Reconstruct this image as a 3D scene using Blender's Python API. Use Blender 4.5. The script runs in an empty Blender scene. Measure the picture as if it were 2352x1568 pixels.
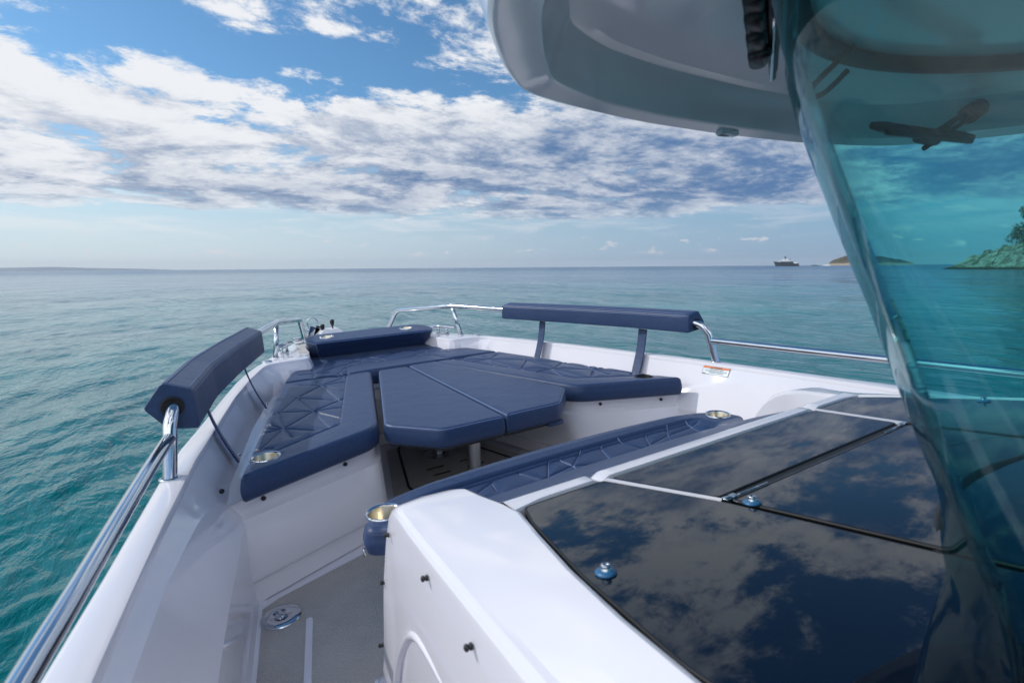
import bpy, bmesh, math, random
import numpy as np
from mathutils import Matrix, Vector
random.seed(7); np.random.seed(7)
sc = bpy.context.scene
# ------------------------------------------------------------------ camera, world, sun, exposure
# Boat frame: X starboard, Y forward, Z up, origin on the centreline level with the lens.
# The boat lists 2.3 degrees to port (the photographer leans over the port rail).
CAMB = Vector((-1.22, 0.0, 0.0))
CAMW = Vector((-1.22, 0.0, 1.80))
BROLL = -0.040040
YAW, PITCH, ROLL = 0.549052, math.atan(170/1200.0), math.atan(0.0073)
B = Matrix.Translation(CAMW) @ Matrix.Rotation(BROLL, 4, 'Y') @ Matrix.Translation(-CAMB)
cam_d = bpy.data.cameras.new('camera'); cam = bpy.data.objects.new('camera', cam_d)
sc.collection.objects.link(cam); sc.camera = cam
cam_d.sensor_width = 36.0; cam_d.lens = 1200/2352*36.0
cam_d.clip_start = 0.02; cam_d.clip_end = 60000
cy_, sy_ = math.cos(YAW), math.sin(YAW); cp_, sp_ = math.cos(PITCH), math.sin(PITCH)
fwd = Vector((sy_*cp_, cy_*cp_, -sp_)); rgt0 = Vector((cy_, -sy_, 0)); up0 = rgt0.cross(fwd)
cr_, sr_ = math.cos(ROLL), math.sin(ROLL)
rgt = rgt0*cr_ - up0*sr_; up = up0*cr_ + rgt0*sr_
m = Matrix.Identity(4)
for i in range(3):
    m[i][0], m[i][1], m[i][2], m[i][3] = rgt[i], up[i], -fwd[i], CAMW[i]
cam.matrix_world = m
cam_d.dof.use_dof = True; cam_d.dof.focus_distance = 4.0; cam_d.dof.aperture_fstop = 4.5

SUNV = Vector((0.95, -0.86, -1.0)).normalized()        # the way the light travels
sun_el = math.asin(-SUNV.z); sun_az = math.atan2(-SUNV.x, -SUNV.y)   # azimuth from +Y towards +X
sd = bpy.data.lights.new('sun', 'SUN'); sd.energy = 2.4; sd.angle = math.radians(0.5); sd.color = (1.0, 0.955, 0.90)
so = bpy.data.objects.new('sun', sd); sc.collection.objects.link(so)
so.rotation_euler = SUNV.to_track_quat('-Z', 'Y').to_euler(); so.location = (-20, 30, 30)

sc.view_settings.view_transform = 'Standard'; sc.view_settings.look = 'None'
sc.view_settings.gamma = 1.0; sc.view_settings.use_curve_mapping = False
sc.view_settings.exposure = -0.08
sc.cycles.max_bounces = 10; sc.cycles.transparent_max_bounces = 16
sc.cycles.caustics_reflective = False; sc.cycles.caustics_refractive = False

class N:                                                # tiny node-tree helper
    def __init__(s, nt): s.nt = nt
    def n(s, t, **kw):
        nd = s.nt.nodes.new(t)
        for k, v in kw.items():
            if k.startswith('i_'):
                key = k[2:]; key = int(key) if key.isdigit() else key.replace('_', ' ')
                if isinstance(v, bpy.types.NodeSocket): s.nt.links.new(v, nd.inputs[key])
                else: nd.inputs[key].default_value = v
            else: setattr(nd, k, v)
        return nd
    def m(s, op, a, b=None, c=None, clamp=False):
        nd = s.nt.nodes.new('ShaderNodeMath'); nd.operation = op; nd.use_clamp = clamp
        for i, v in enumerate((a, b, c)):
            if v is None: continue
            if isinstance(v, bpy.types.NodeSocket): s.nt.links.new(v, nd.inputs[i])
            else: nd.inputs[i].default_value = v
        return nd.outputs[0]
    def ss(s, v, a, b, lo=0.0, hi=1.0):
        nd = s.nt.nodes.new('ShaderNodeMapRange'); nd.interpolation_type = 'SMOOTHSTEP'
        for i, x in enumerate((v, a, b, lo, hi)):
            if isinstance(x, bpy.types.NodeSocket): s.nt.links.new(x, nd.inputs[i])
            else: nd.inputs[i].default_value = x
        return nd.outputs[0]
    def mix(s, f, a, b, mode='MIX'):
        nd = s.nt.nodes.new('ShaderNodeMix'); nd.data_type = 'RGBA'; nd.blend_type = mode
        for i, x in ((0, f), (6, a), (7, b)):
            if isinstance(x, bpy.types.NodeSocket): s.nt.links.new(x, nd.inputs[i])
            else: nd.inputs[i].default_value = x if i == 0 else (*x, 1)[:4]
        return nd.outputs[2]
    def noise(s, vec, scale, detail=2.0, rough=0.5, dist=0.0, dims='3D', w=None):
        nd = s.nt.nodes.new('ShaderNodeTexNoise'); nd.noise_dimensions = dims
        if vec is not None: s.nt.links.new(vec, nd.inputs['Vector'])
        nd.inputs['Scale'].default_value = scale; nd.inputs['Detail'].default_value = detail
        nd.inputs['Roughness'].default_value = rough; nd.inputs['Distortion'].default_value = dist
        return nd.outputs['Fac']
    def vec(s, x, y, z=0.0):
        nd = s.nt.nodes.new('ShaderNodeCombineXYZ')
        for i, v in enumerate((x, y, z)):
            if isinstance(v, bpy.types.NodeSocket): s.nt.links.new(v, nd.inputs[i])
            else: nd.inputs[i].default_value = v
        return nd.outputs[0]

def build_world():
    w = bpy.data.worlds.new('World'); sc.world = w; w.use_nodes = True
    nt = w.node_tree; nt.nodes.clear(); h = N(nt)
    out = nt.nodes.new('ShaderNodeOutputWorld'); bg = nt.nodes.new('ShaderNodeBackground')
    sky = nt.nodes.new('ShaderNodeTexSky'); sky.sky_type = 'NISHITA'; sky.sun_disc = False
    sky.sun_elevation = sun_el; sky.sun_rotation = sun_az
    sky.altitude = 0; sky.air_density = 1.0; sky.dust_density = 0.6; sky.ozone_density = 2.5
    tc = nt.nodes.new('ShaderNodeTexCoord')
    sp = nt.nodes.new('ShaderNodeSeparateXYZ'); nt.links.new(tc.outputs['Generated'], sp.inputs[0])
    X, Y, Z = sp.outputs
    # a = across the bay (to the right of the bow), f = out to sea
    a = h.m('ADD', h.m('MULTIPLY', X, cy_), h.m('MULTIPLY', Y, -sy_))
    f = h.m('ADD', h.m('MULTIPLY', X, sy_), h.m('MULTIPLY', Y, cy_))
    zc = h.m('MAXIMUM', Z, 0.0)
    den = h.m('ADD', zc, 0.16)
    u = h.m('DIVIDE', a, den); v = h.m('DIVIDE', f, den)
    # cloud streets run from upper left to lower right
    c, s_ = math.cos(0.5), math.sin(0.5)
    uu = h.m('ADD', h.m('MULTIPLY', u, c), h.m('MULTIPLY', v, s_))
    vv = h.m('ADD', h.m('MULTIPLY', u, -s_), h.m('MULTIPLY', v, c))
    P = h.vec(h.m('MULTIPLY', uu, 0.85), vv, CLOUDZ)
    P2 = h.vec(h.m('ADD', h.m('MULTIPLY', uu, 0.85), 0.10), h.m('ADD', vv, -0.14), CLOUDZ)   # shifted away from the sun
    n1 = h.noise(P, 1.9, 14, 0.64, 0.3); n2 = h.noise(P2, 1.9, 14, 0.64, 0.3)
    big = h.noise(P, 0.42, 3, 0.5)
    # coverage against height above the sea
    lf = h.noise(P, 0.8, 4, 0.55)
    cov = h.n('ShaderNodeFloatCurve', i_Value=h.m('ADD', zc, h.m('MULTIPLY', h.m('SUBTRACT', lf, 0.5), 0.07)))
    cu = cov.mapping.curves[0]
    pts = [(0, .0), (.05, .10), (.085, .42), (.115, .84), (.17, .86), (.24, .74), (.29, .63), (.35, .52), (.41, .46), (.47, .54), (.55, .34), (.70, .24), (1, .2)]
    cu.points[0].location = pts[0]; cu.points[1].location = pts[-1]
    for p in pts[1:-1]: cu.points.new(*p)
    cov.mapping.update()
    cv = h.m('ADD', cov.outputs[0], h.m('MULTIPLY', h.m('SUBTRACT', big, 0.5), 0.8))
    cv = h.m('ADD', cv, h.m('MULTIPLY', a, 0.10))
    back = h.m('MAXIMUM', h.ss(f, 0.15, -0.45), h.ss(a, 0.74, 0.98))  # unseen sky behind and far to starboard, given extra bright cloud for fill
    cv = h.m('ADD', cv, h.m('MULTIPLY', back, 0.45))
    d1 = h.m('ADD', h.m('MULTIPLY', h.m('SUBTRACT', n1, 0.5), 2.1), h.m('SUBTRACT', cv, 0.5))
    d2 = h.m('ADD', h.m('MULTIPLY', h.m('SUBTRACT', n2, 0.5), 2.1), h.m('SUBTRACT', cv, 0.5))
    n4 = h.noise(P, 4.6, 10, 0.72, 0.2)
    n5 = h.noise(P, 11.0, 8, 0.65, 0.1)
    d1 = h.m('ADD', d1, h.m('ADD', h.m('MULTIPLY', h.m('SUBTRACT', n4, 0.5), 0.8), h.m('MULTIPLY', h.m('SUBTRACT', n5, 0.5), 0.22)))
    dens = h.ss(d1, -0.04, 0.20)
    lit = h.ss(h.m('SUBTRACT', d1, d2), -0.34, 0.30); n4_ = None
    thick = h.ss(d1, 0.1, 0.85)
    low = h.ss(h.m('ADD', h.m('ADD', zc, h.m('MULTIPLY', a, -0.15)), h.m('MULTIPLY', h.m('SUBTRACT', big, 0.5), 0.30)), 0.18, 0.40)                         # the far bank shows its shaded bases
    br = h.m('ADD', h.m('MULTIPLY', lit, 0.62), h.m('ADD', h.m('MULTIPLY', low, 0.58), h.m('ADD', h.m('MULTIPLY', h.m('SUBTRACT', n4, 0.5), 1.0), h.m('MULTIPLY', h.m('SUBTRACT', n5, 0.5), 0.45))))
    br = h.m('SUBTRACT', br, h.m('MULTIPLY', thick, 0.38))
    br = h.m('ADD', br, h.m('MULTIPLY', a, -0.24))
    br = h.ss(br, -0.30, 0.98)
    col = h.mix(br, (0.10, 0.21, 0.42), (0.92, 0.94, 0.98))
    col = h.n('ShaderNodeVectorMath', operation='SCALE', i_0=col, i_Scale=h.m('ADD', 1.0, h.m('MULTIPLY', back, 1.0))).outputs[0]   # out-of-view clouds brightened as added fill for the shaded walls
    skyc = h.n('ShaderNodeVectorMath', operation='SCALE', i_0=sky.outputs[0], i_Scale=SKYS)
    skyb = h.mix(1.0, skyc.outputs[0], (0.66, 1.04, 1.22), 'MULTIPLY')
    # pale air near the horizon
    hz = h.ss(zc, 0.0, 0.26, 0.90, 0.0)
    hcol = h.mix(h.ss(a, -0.8, 0.7), (0.74, 0.84, 0.91), (0.27, 0.42, 0.62))
    skyh = h.mix(hz, skyb, hcol)
    # thin streaks reaching down towards the horizon
    st_n = h.noise(h.vec(h.m('MULTIPLY', u, 0.55), h.m('MULTIPLY', zc, 16), 2.0), 2.6, 9, 0.66, 0.4)
    st_a = h.m('MULTIPLY', h.ss(st_n, 0.44, 0.66), h.m('MULTIPLY', h.ss(zc, 0.035, 0.075), h.ss(zc, 0.16, 0.11)))
    skyh = h.mix(h.m('MULTIPLY', st_a, 0.75), skyh, h.mix(h.ss(a, -0.7, 0.6), (0.84, 0.90, 0.95), (0.52, 0.62, 0.76)))
    # small cumulus heads low over the horizon
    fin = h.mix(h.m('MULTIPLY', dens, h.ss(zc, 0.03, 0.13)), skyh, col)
    sm = h.noise(h.vec(h.m('MULTIPLY', a, 1.0), h.m('MULTIPLY', zc, 2.2), 1.3), 26, 4, 0.55)
    smd = h.m('MULTIPLY', h.ss(sm, 0.60, 0.68), h.m('MULTIPLY', h.ss(zc, 0.016, 0.03), h.ss(zc, 0.065, 0.045)))
    fin = h.mix(h.m('MULTIPLY', smd, 0.55), fin, (0.85, 0.80, 0.84))
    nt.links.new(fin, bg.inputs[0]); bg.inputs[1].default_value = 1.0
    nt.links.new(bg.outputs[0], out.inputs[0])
SKYS = 0.105; CLOUDZ = 31.1
build_world()

# ------------------------------------------------------------------ materials
M = {}
def mat(name, col, rough=0.5, metal=0.0, spec=0.5, coat=0.0, sheen=0.0, bump=None, var=None, extra=None):
    mt = bpy.data.materials.new(name); mt.use_nodes = True; nt = mt.node_tree; h = N(nt)
    b = nt.nodes['Principled BSDF']
    b.inputs['Base Color'].default_value = (*col, 1); b.inputs['Roughness'].default_value = rough
    b.inputs['Metallic'].default_value = metal; b.inputs['Specular IOR Level'].default_value = spec
    b.inputs['Coat Weight'].default_value = coat; b.inputs['Coat Roughness'].default_value = 0.03
    b.inputs['Sheen Weight'].default_value = sheen
    tc = nt.nodes.new('ShaderNodeTexCoord')
    if var:                                            # (scale, amount): slow mottling and wear
        f = h.noise(tc.outputs['Object'], var[0], 5, 0.6)
        k = h.ss(f, 0.3, 0.7, 1-var[1], 1+var[1])
        vm = h.n('ShaderNodeVectorMath', operation='SCALE', i_0=(*col,), i_Scale=k)
        nt.links.new(vm.outputs[0], b.inputs['Base Color'])
    if bump:                                           # (scale, distance)
        f = h.noise(tc.outputs['Object'], bump[0], 3, 0.6)
        bp = h.n('ShaderNodeBump', i_Height=f, i_Distance=bump[1], i_Strength=1.0)
        nt.links.new(bp.outputs[0], b.inputs['Normal'])
    if extra: extra(h, b, tc)
    M[name] = mt; return mt
def gel_rough(h, b, tc):
    f = h.noise(tc.outputs['Object'], 3.0, 4, 0.6)
    h.nt.links.new(h.ss(f, 0.3, 0.7, 0.07, 0.15), b.inputs['Roughness'])
    g = h.noise(tc.outputs['Object'], 9.0, 2, 0.5)
    bp = h.n('ShaderNodeBump', i_Height=g, i_Distance=0.0006, i_Strength=1.0)
    h.nt.links.new(bp.outputs[0], b.inputs['Normal'])
mat('gelcoat', (0.78, 0.765, 0.815), 0.10, coat=0.4, var=(1.3, 0.02), extra=gel_rough)
mat('gelcoat_roof', (0.86, 0.83, 0.87), 0.12, coat=0.1, var=(1.3, 0.03))
def fabric(h, b, tc):
    o = tc.outputs['Object']
    f1 = h.noise(o, 900, 2, 0.7); f2 = h.noise(o, 60, 4, 0.6); f3 = h.noise(o, 7, 3, 0.5)
    hh = h.m('ADD', h.m('MULTIPLY', f1, 0.35), h.m('ADD', h.m('MULTIPLY', f2, 0.8), h.m('MULTIPLY', f3, 6.0)))
    bp = h.n('ShaderNodeBump', i_Height=hh, i_Distance=0.0012, i_Strength=0.8)
    h.nt.links.new(bp.outputs[0], b.inputs['Normal'])
    k = h.m('ADD', h.ss(f1, 0.3, 0.7, 0.88, 1.12), h.ss(f2, 0.3, 0.7, -0.10, 0.10))
    vm = h.n('ShaderNodeVectorMath', operation='SCALE', i_0=b.inputs['Base Color'].default_value[:3], i_Scale=k)
    h.nt.links.new(vm.outputs[0], b.inputs['Base Color'])
mat('navy_fabric', (0.018, 0.044, 0.120), 0.43, spec=0.48, sheen=0.06, extra=fabric)
mat('navy_thread', (0.20, 0.27, 0.46), 0.5); mat('seam_sheen', (0.17, 0.25, 0.46), 0.4, spec=0.7)  # second colour: sheen highlight of the quilt grooves painted as pale blue
def steel(h, b, tc):
    f = h.noise(tc.outputs['Object'], 14, 4, 0.6)
    h.nt.links.new(h.ss(f, 0.3, 0.7, 0.05, 0.13), b.inputs['Roughness'])
mat('steel', (0.62, 0.64, 0.67), 0.07, metal=1.0, extra=steel)
mat('brushed_steel', (0.62, 0.56, 0.44), 0.30, metal=1.0, bump=(200, 0.0004))
mat('anodised', (0.55, 0.56, 0.58), 0.32, metal=1.0, bump=(120, 0.0002))
mat('black_plastic', (0.012, 0.012, 0.014), 0.4, bump=(200, 0.0003))
mat('black_rubber', (0.008, 0.008, 0.009), 0.55)
def smoked(h, b, tc):
    b.inputs['Specular Tint'].default_value = (0.58, 0.80, 1.0, 1)
    f = h.noise(tc.outputs['Object'], 5, 8, 0.7); g = h.noise(tc.outputs['Object'], 60, 3, 0.6)
    h.nt.links.new(h.m('ADD', h.ss(f, 0.45, 0.75, 0.008, 0.06), h.ss(g, 0.62, 0.75, 0.0, 0.03)), b.inputs['Roughness'])
mat('black_glass', (0.002, 0.005, 0.013), 0.015, spec=0.42, extra=smoked)
mat('blue_washer', (0.03, 0.14, 0.30), 0.35)
mat('locker_grip', (0.55, 0.53, 0.50), 0.7, bump=(300, 0.0015), var=(5, 0.05))
def grip(h, b, tc):
    o = tc.outputs['Object']
    vo = h.n('ShaderNodeTexVoronoi', i_Vector=o, i_Scale=170.0)
    bp = h.n('ShaderNodeBump', i_Height=vo.outputs['Distance'], i_Distance=0.003, i_Strength=1.0)
    h.nt.links.new(bp.outputs[0], b.inputs['Normal'])
mat('deck_grip', (0.47, 0.44, 0.41), 0.65, var=(2.6, 0.12), extra=grip)
mat('white_plastic', (0.75, 0.75, 0.78), 0.3)
mat('orange_ink', (0.85, 0.20, 0.04), 0.5); mat('black_ink', (0.01, 0.01, 0.01), 0.5); mat('decal_white', (0.72, 0.80, 0.84), 0.4)

def facing_of(h, nt):                                  # 1 - |N.I|
    g_ = nt.nodes.new('ShaderNodeNewGeometry')
    d = h.n('ShaderNodeVectorMath', operation='DOT_PRODUCT', i_0=g_.outputs['Normal'], i_1=g_.outputs['Incoming'])
    return h.m('SUBTRACT', 1.0, h.m('ABSOLUTE', d.outputs['Value']), clamp=True)
def glass_mat(name, tint, edge):
    mt = bpy.data.materials.new(name); mt.use_nodes = True; nt = mt.node_tree; nt.nodes.clear(); h = N(nt)
    out = nt.nodes.new('ShaderNodeOutputMaterial')
    tcol = h.mix(h.ss(facing_of(h, nt), 0.45, 1.0), tint, edge)   # longer path through the tint at a slant
    tr = nt.nodes.new('ShaderNodeBsdfTransparent'); nt.links.new(tcol, tr.inputs[0])
    gl = nt.nodes.new('ShaderNodeBsdfGlossy'); gl.inputs['Roughness'].default_value = 0.01
    gl.inputs[0].default_value = (0.70, 0.88, 0.92, 1)
    # thin pane: Schlick reflectance, the same from both sides
    fr_fac = h.m('ADD', 0.042, h.m('MULTIPLY', h.m('POWER', facing_of(h, nt), 5.0), 0.72), clamp=True)
    mx = nt.nodes.new('ShaderNodeMixShader')
    nt.links.new(fr_fac, mx.inputs[0])
    nt.links.new(tr.outputs[0], mx.inputs[1]); nt.links.new(gl.outputs[0], mx.inputs[2])
    nt.links.new(mx.outputs[0], out.inputs[0]); M[name] = mt
glass_mat('tinted_glass', (0.45, 0.84, 0.83), (0.12, 0.40, 0.42))

# ------------------------------------------------------------------ builders
def link(o): sc.collection.objects.link(o); return o
def thing(name, label, cat, loc=(0, 0, 0), group=None, boat=True, rot=None):
    o = link(bpy.data.objects.new(name, None)); o.empty_display_size = 0.1
    T = Matrix.Translation(Vector(loc))
    if rot: T = T @ Matrix.Rotation(rot, 4, 'Z')
    o.matrix_world = (B @ T) if boat else T
    o['label'] = label; o['category'] = cat
    if group: o['group'] = group
    o['_o'] = list(loc); return o
def part(name, verts, faces, m, parent, smooth=True, label=None, angle=None, org=None):
    """verts in boat coordinates; the thing's own location is subtracted"""
    v = np.asarray(verts, dtype=np.float64).reshape(-1, 3)
    root = parent
    off = np.zeros(3)
    p = parent
    while p is not None:
        if '_o' in p.keys(): off = off + np.array(list(p['_o']))
        p = p.parent
    v = v - off
    me = bpy.data.meshes.new(name)
    me.from_pydata(v.tolist(), [], [list(map(int, f)) for f in faces]); me.update()
    me.materials.append(M[m] if isinstance(m, str) else m)
    if smooth:
        me.polygons.foreach_set('use_smooth', [True]*len(me.polygons))
        if angle: 
            try: me.set_sharp_from_angle(angle=math.radians(angle))
            except Exception: pass
    o = link(bpy.data.objects.new(name, me)); o.parent = parent
    if label: o['label'] = label
    return o
class G:                                              # geometry collector
    def __init__(s): s.v = []; s.f = []
    def add(s, v, f):
        k = len(s.v); s.v += [tuple(map(float, p)) for p in v]; s.f += [[i+k for i in q] for q in f]; return s
    def loft(s, rings, closed=False, cap=False):
        n = len(rings[0]); v = [p for r in rings for p in r]; f = []
        for i in range(len(rings)-1):
            for j in range(n if closed else n-1):
                a = i*n+j; b = i*n+(j+1) % n
                f.append([a, b, b+n, a+n])
        if cap: f.append(list(range(n))[::-1]); f.append([len(v)-n+i for i in range(n)])
        return s.add(v, f)
    def tube(s, pts, r, seg=14, cap=True, closed=False):
        pts = [np.array(p, float) for p in pts]; n = len(pts); rings = []; prev = None
        for i, p in enumerate(pts):
            t = (pts[(i+1) % n] - pts[i-1]) if (closed or 0 < i < n-1) else (pts[1]-pts[0] if i == 0 else pts[-1]-pts[-2])
            t = t/np.linalg.norm(t)
            if prev is None:
                a = np.array([0, 0, 1.]) if abs(t[2]) < .9 else np.array([1., 0, 0])
                x = np.cross(t, a)
            else: x = prev - t*np.dot(prev, t)
            x /= np.linalg.norm(x); y = np.cross(t, x); prev = x
            rr = r[i] if hasattr(r, '__len__') else r
            rings.append([p + rr*(math.cos(q)*x + math.sin(q)*y) for q in np.linspace(0, 2*math.pi, seg, endpoint=False)])
        if closed: rings.append(rings[0]); cap = False
        return s.loft(rings, True, cap)
    def lathe(s, prof, loc, seg=40, axis=(0, 0, 1), cap=False):
        ax = Vector(axis).normalized(); q = Vector((0, 0, 1)).rotation_difference(ax)
        rings = []
        for r, z in prof:
            rings.append([np.array(loc) + np.array(q @ Vector((r*math.cos(t), r*math.sin(t), z))) for t in np.linspace(0, 2*math.pi, seg, endpoint=False)])
        return s.loft(rings, True, cap)
    def box(s, c, d, rz=0.0, bev=0.0):
        x, y, z = d[0]/2, d[1]/2, d[2]/2; cr, sr = math.cos(rz), math.sin(rz)
        if bev <= 0:
            v = [(sx*x, sy*y, sz*z) for sz in (-1, 1) for sx, sy in ((-1, -1), (1, -1), (1, 1), (-1, 1))]
            f = [[3, 2, 1, 0], [4, 5, 6, 7], [0, 1, 5, 4], [1, 2, 6, 5], [2, 3, 7, 6], [3, 0, 4, 7]]
        else:
            b = bev; rings = []
            def rr(ix, z): 
                X, Y = x-ix, y-ix; k = b
                return [(X-k, -Y, z), (X, -Y+k, z), (X, Y-k, z), (X-k, Y, z), (-X+k, Y, z), (-X, Y-k, z), (-X, -Y+k, z), (-X+k, -Y, z)]
            rings = [rr(b*.8, -z), rr(0, -z+b), rr(0, z-b), rr(b*.8, z)]
            g = G(); g.loft(rings, True, True); v, f = g.v, g.f
        v = [(c[0]+p[0]*cr-p[1]*sr, c[1]+p[0]*sr+p[1]*cr, c[2]+p[2]) for p in v]
        return s.add(v, f)
    def slab(s, poly, zt, zb):                         # convex-ish polygon slab; zt may be a function
        ft = zt if callable(zt) else (lambda x, y: zt); fb = zb if callable(zb) else (lambda x, y: zb)
        n = len(poly)
        v = [(x, y, fb(x, y)) for x, y in poly] + [(x, y, ft(x, y)) for x, y in poly]
        f = [list(range(n))[::-1], list(range(n, 2*n))] + [[i, (i+1) % n, (i+1) % n+n, i+n] for i in range(n)]
        return s.add(v, f)
    def part(s, name, m, parent, **k): return part(name, s.v, s.f, m, parent, **k)
def mir(pts): return [(-p[0],)+tuple(p[1:]) for p in pts]
def smooth_path(pts, n=8, tension=0.5):
    P = [np.array(p, float) for p in pts]; out = []
    for i in range(len(P)-1):
        p0 = P[max(i-1, 0)]; p1 = P[i]; p2 = P[i+1]; p3 = P[min(i+2, len(P)-1)]
        for t in np.linspace(0, 1, n, endpoint=False):
            out.append(p1 + .5*t*((p2-p0) + t*((2*p0-5*p1+4*p2-p3) + t*(3*p1-p0-3*p2+p3))))
    out.append(P[-1]); return out
def fillet(pts, r, n=7, closed=False):                # polyline with rounded corners (any dimension)
    P = [np.array(p, float) for p in pts]; N_ = len(P); out = []
    rs = r if hasattr(r, '__len__') else [r]*N_
    for i, p in enumerate(P):
        if not closed and i in (0, N_-1): out.append(p); continue
        a = P[i-1]; b = P[(i+1) % N_]; la = np.linalg.norm(a-p); lb = np.linalg.norm(b-p)
        k = min(rs[i], la*.48, lb*.48)
        if k < 1e-5: out.append(p); continue
        s = p+(a-p)/la*k; e = p+(b-p)/lb*k
        for t in np.linspace(0, 1, n): out.append((1-t)**2*s + 2*t*(1-t)*p + t*t*e)
    return out
def resample(pts, n):
    P = np.array(pts); P = np.vstack([P, P[:1]]); d = np.r_[0, np.cumsum(np.linalg.norm(np.diff(P, axis=0), axis=1))]
    t = np.linspace(0, d[-1], n, endpoint=False)
    return np.stack([np.interp(t, d, P[:, k]) for k in range(P.shape[1])], 1)
def seg_dist(x, y, segs):
    d = np.full(x.shape, 9.0)
    for x0, y0, x1, y1 in segs:
        dx, dy = x1-x0, y1-y0; L = dx*dx+dy*dy+1e-12
        t = np.clip(((x-x0)*dx+(y-y0)*dy)/L, 0, 1)
        d = np.minimum(d, np.hypot(x-x0-t*dx, y-y0-t*dy))
    return d
def inside(x, y, poly):
    c = np.zeros(x.shape, bool); n = len(poly)
    for i in range(n):
        x0, y0 = poly[i]; x1, y1 = poly[(i+1) % n]
        k = ((y0 > y) != (y1 > y)) & (x < (x1-x0)*(y-y0)/((y1-y0) if y1 != y0 else 1e-9)+x0)
        c ^= k
    return c
def cushion_mesh(poly, rad, zt, zb, hfun=None, re=0.022, n=640, mr=110, centre=None, zfun=None, bulge=0.006):
    bnd = resample(fillet(poly, rad, 9, True), n)
    tan = np.roll(bnd, -3, 0)-np.roll(bnd, 3, 0); tan /= np.linalg.norm(tan, axis=1)[:, None]
    area = np.sum(bnd[:, 0]*np.roll(bnd[:, 1], -1)-np.roll(bnd[:, 0], -1)*bnd[:, 1])
    nin = np.stack([-tan[:, 1], tan[:, 0]], 1)*(1 if area > 0 else -1)
    c = np.array(centre if centre is not None else bnd.mean(0))
    inn = bnd+nin*re; rings = []
    for k in range(1, mr+1):
        q = c+(inn-c)*(k/mr); x, y = q[:, 0], q[:, 1]
        z = np.full(n, zt, float) if zfun is None else zfun(x, y)
        if hfun is not None: z = z+hfun(x, y)
        rings.append(np.stack([x, y, z], 1))
    ztop = rings[-1][:, 2]
    for ph in np.linspace(0, math.pi/2, 7)[1:]:
        q = bnd+nin*re*(1-math.sin(ph)); rings.append(np.column_stack([q, ztop-re*(1-math.cos(ph))]))
    z0 = rings[-1][:, 2]
    for t in np.linspace(0, 1, 9)[1:]:
        q = bnd-nin*bulge*math.sin(math.pi*t); rings.append(np.column_stack([q, z0+(zb+0.01-z0)*t]))
    q = bnd+nin*0.012; rings.append(np.column_stack([q, np.full(n, zb)]))
    V = np.vstack([[[c[0], c[1], rings[0][:, 2].mean()]]]+rings+[[[c[0], c[1], zb]]])
    F = []
    for j in range(n): F.append((0, 1+j, 1+(j+1) % n))
    R = len(rings)
    for i in range(R-1):
        a = 1+i*n
        for j in range(n):
            k = (j+1) % n; F.append((a+j, a+n+j, a+n+k, a+k))
    a = 1+(R-1)*n; e = len(V)-1
    for j in range(n): F.append((a+j, e, a+(j+1) % n))
    if area < 0: F = [f[::-1] for f in F]
    rim = np.column_stack([bnd+nin*re*0.25, ztop-re*0.42])
    return V, F, rim

def merge(o, g, m):                                    # add geometry with its own material to a mesh
    me = o.data; me.materials.append(M[m]); mi = len(me.materials)-1
    off = np.zeros(3); p = o.parent
    while p is not None:
        if '_o' in p.keys(): off = off+np.array(list(p['_o']))
        p = p.parent
    bm = bmesh.new(); bm.from_mesh(me); vs = [bm.verts.new(tuple(np.array(v)-off)) for v in g.v]
    for f in g.f:
        try: q = bm.faces.new([vs[i] for i in f]); q.material_index = mi; q.smooth = True
        except ValueError: pass
    bm.to_mesh(me); bm.free()
def fillpoly(g, pts, up=1):
    bm = bmesh.new(); vs = [bm.verts.new(p) for p in pts]; es = [bm.edges.new((vs[i], vs[(i+1) % len(vs)])) for i in range(len(vs))]
    bmesh.ops.triangle_fill(bm, edges=es, use_beauty=True); bm.verts.index_update(); bm.normal_update()
    g.add([tuple(v.co) for v in vs], [[v.index for v in f.verts][::(1 if f.normal.z*up >= 0 else -1)] for f in bm.faces]); bm.free()
# ------------------------------------------------------------------ the boat
boat = thing('motor_boat', 'white motor boat in the foreground with black deck windows and steel bow rails', 'boat')
FLOOR = -1.23
XO = [(-1.3, 1.60), (0.4, 1.60), (1.07, 1.52), (1.38, 1.47), (1.99, 1.38), (2.26, 1.335), (2.51, 1.275), (3.0, 1.165), (3.4, 1.07), (3.68, .985), (3.82, .935)]
XI = [(-1.3, 1.51), (0.4, 1.51), (1.04, 1.432), (1.35, 1.39), (1.55, 1.362), (1.89, 1.308), (2.10, 1.275), (2.35, 1.222), (3.0, 1.092), (3.4, .99), (3.68, .905), (3.80, .865)]
xo = lambda y: float(np.interp(y, [p[0] for p in XO], [p[1] for p in XO]))
xi = lambda y: float(np.interp(y, [p[0] for p in XI], [p[1] for p in XI]))
st = [(xo(y), y, xi(y), y) for y in (-1.3, -.6, 0, .4, .8, 1.07, 1.38, 1.6, 1.75, 1.85, 1.99, 2.1, 2.26, 2.51, 2.75, 3.0, 3.2, 3.4, 3.55, 3.68)]
st += [(.94, 3.80, .868, 3.79), (.915, 3.87, .835, 3.85), (.895, 3.91, .79, 3.885), (.88, 3.95, .72, 3.90), (.865, 3.99, .64, 3.905),
       (.85, 4.03, .59, 3.915), (.83, 4.08, .56, 3.94), (.80, 4.15, .535, 4.0), (.76, 4.27, .52, 4.12), (.70, 4.42, .505, 4.28), (.63, 4.58, .49, 4.42),
       (.56, 4.73, .475, 4.50), (.49, 4.87, .45, 4.545), (.40, 5.0, .38, 4.565), (.28, 5.11, .25, 4.575), (.14, 5.18, .12, 4.58), (0, 5.2, 0, 4.58)]
I = np.array([(s[2], s[3]) for s in st]); T_ = np.gradient(I, axis=0); T_ /= np.linalg.norm(T_, axis=1)[:, None]
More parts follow.
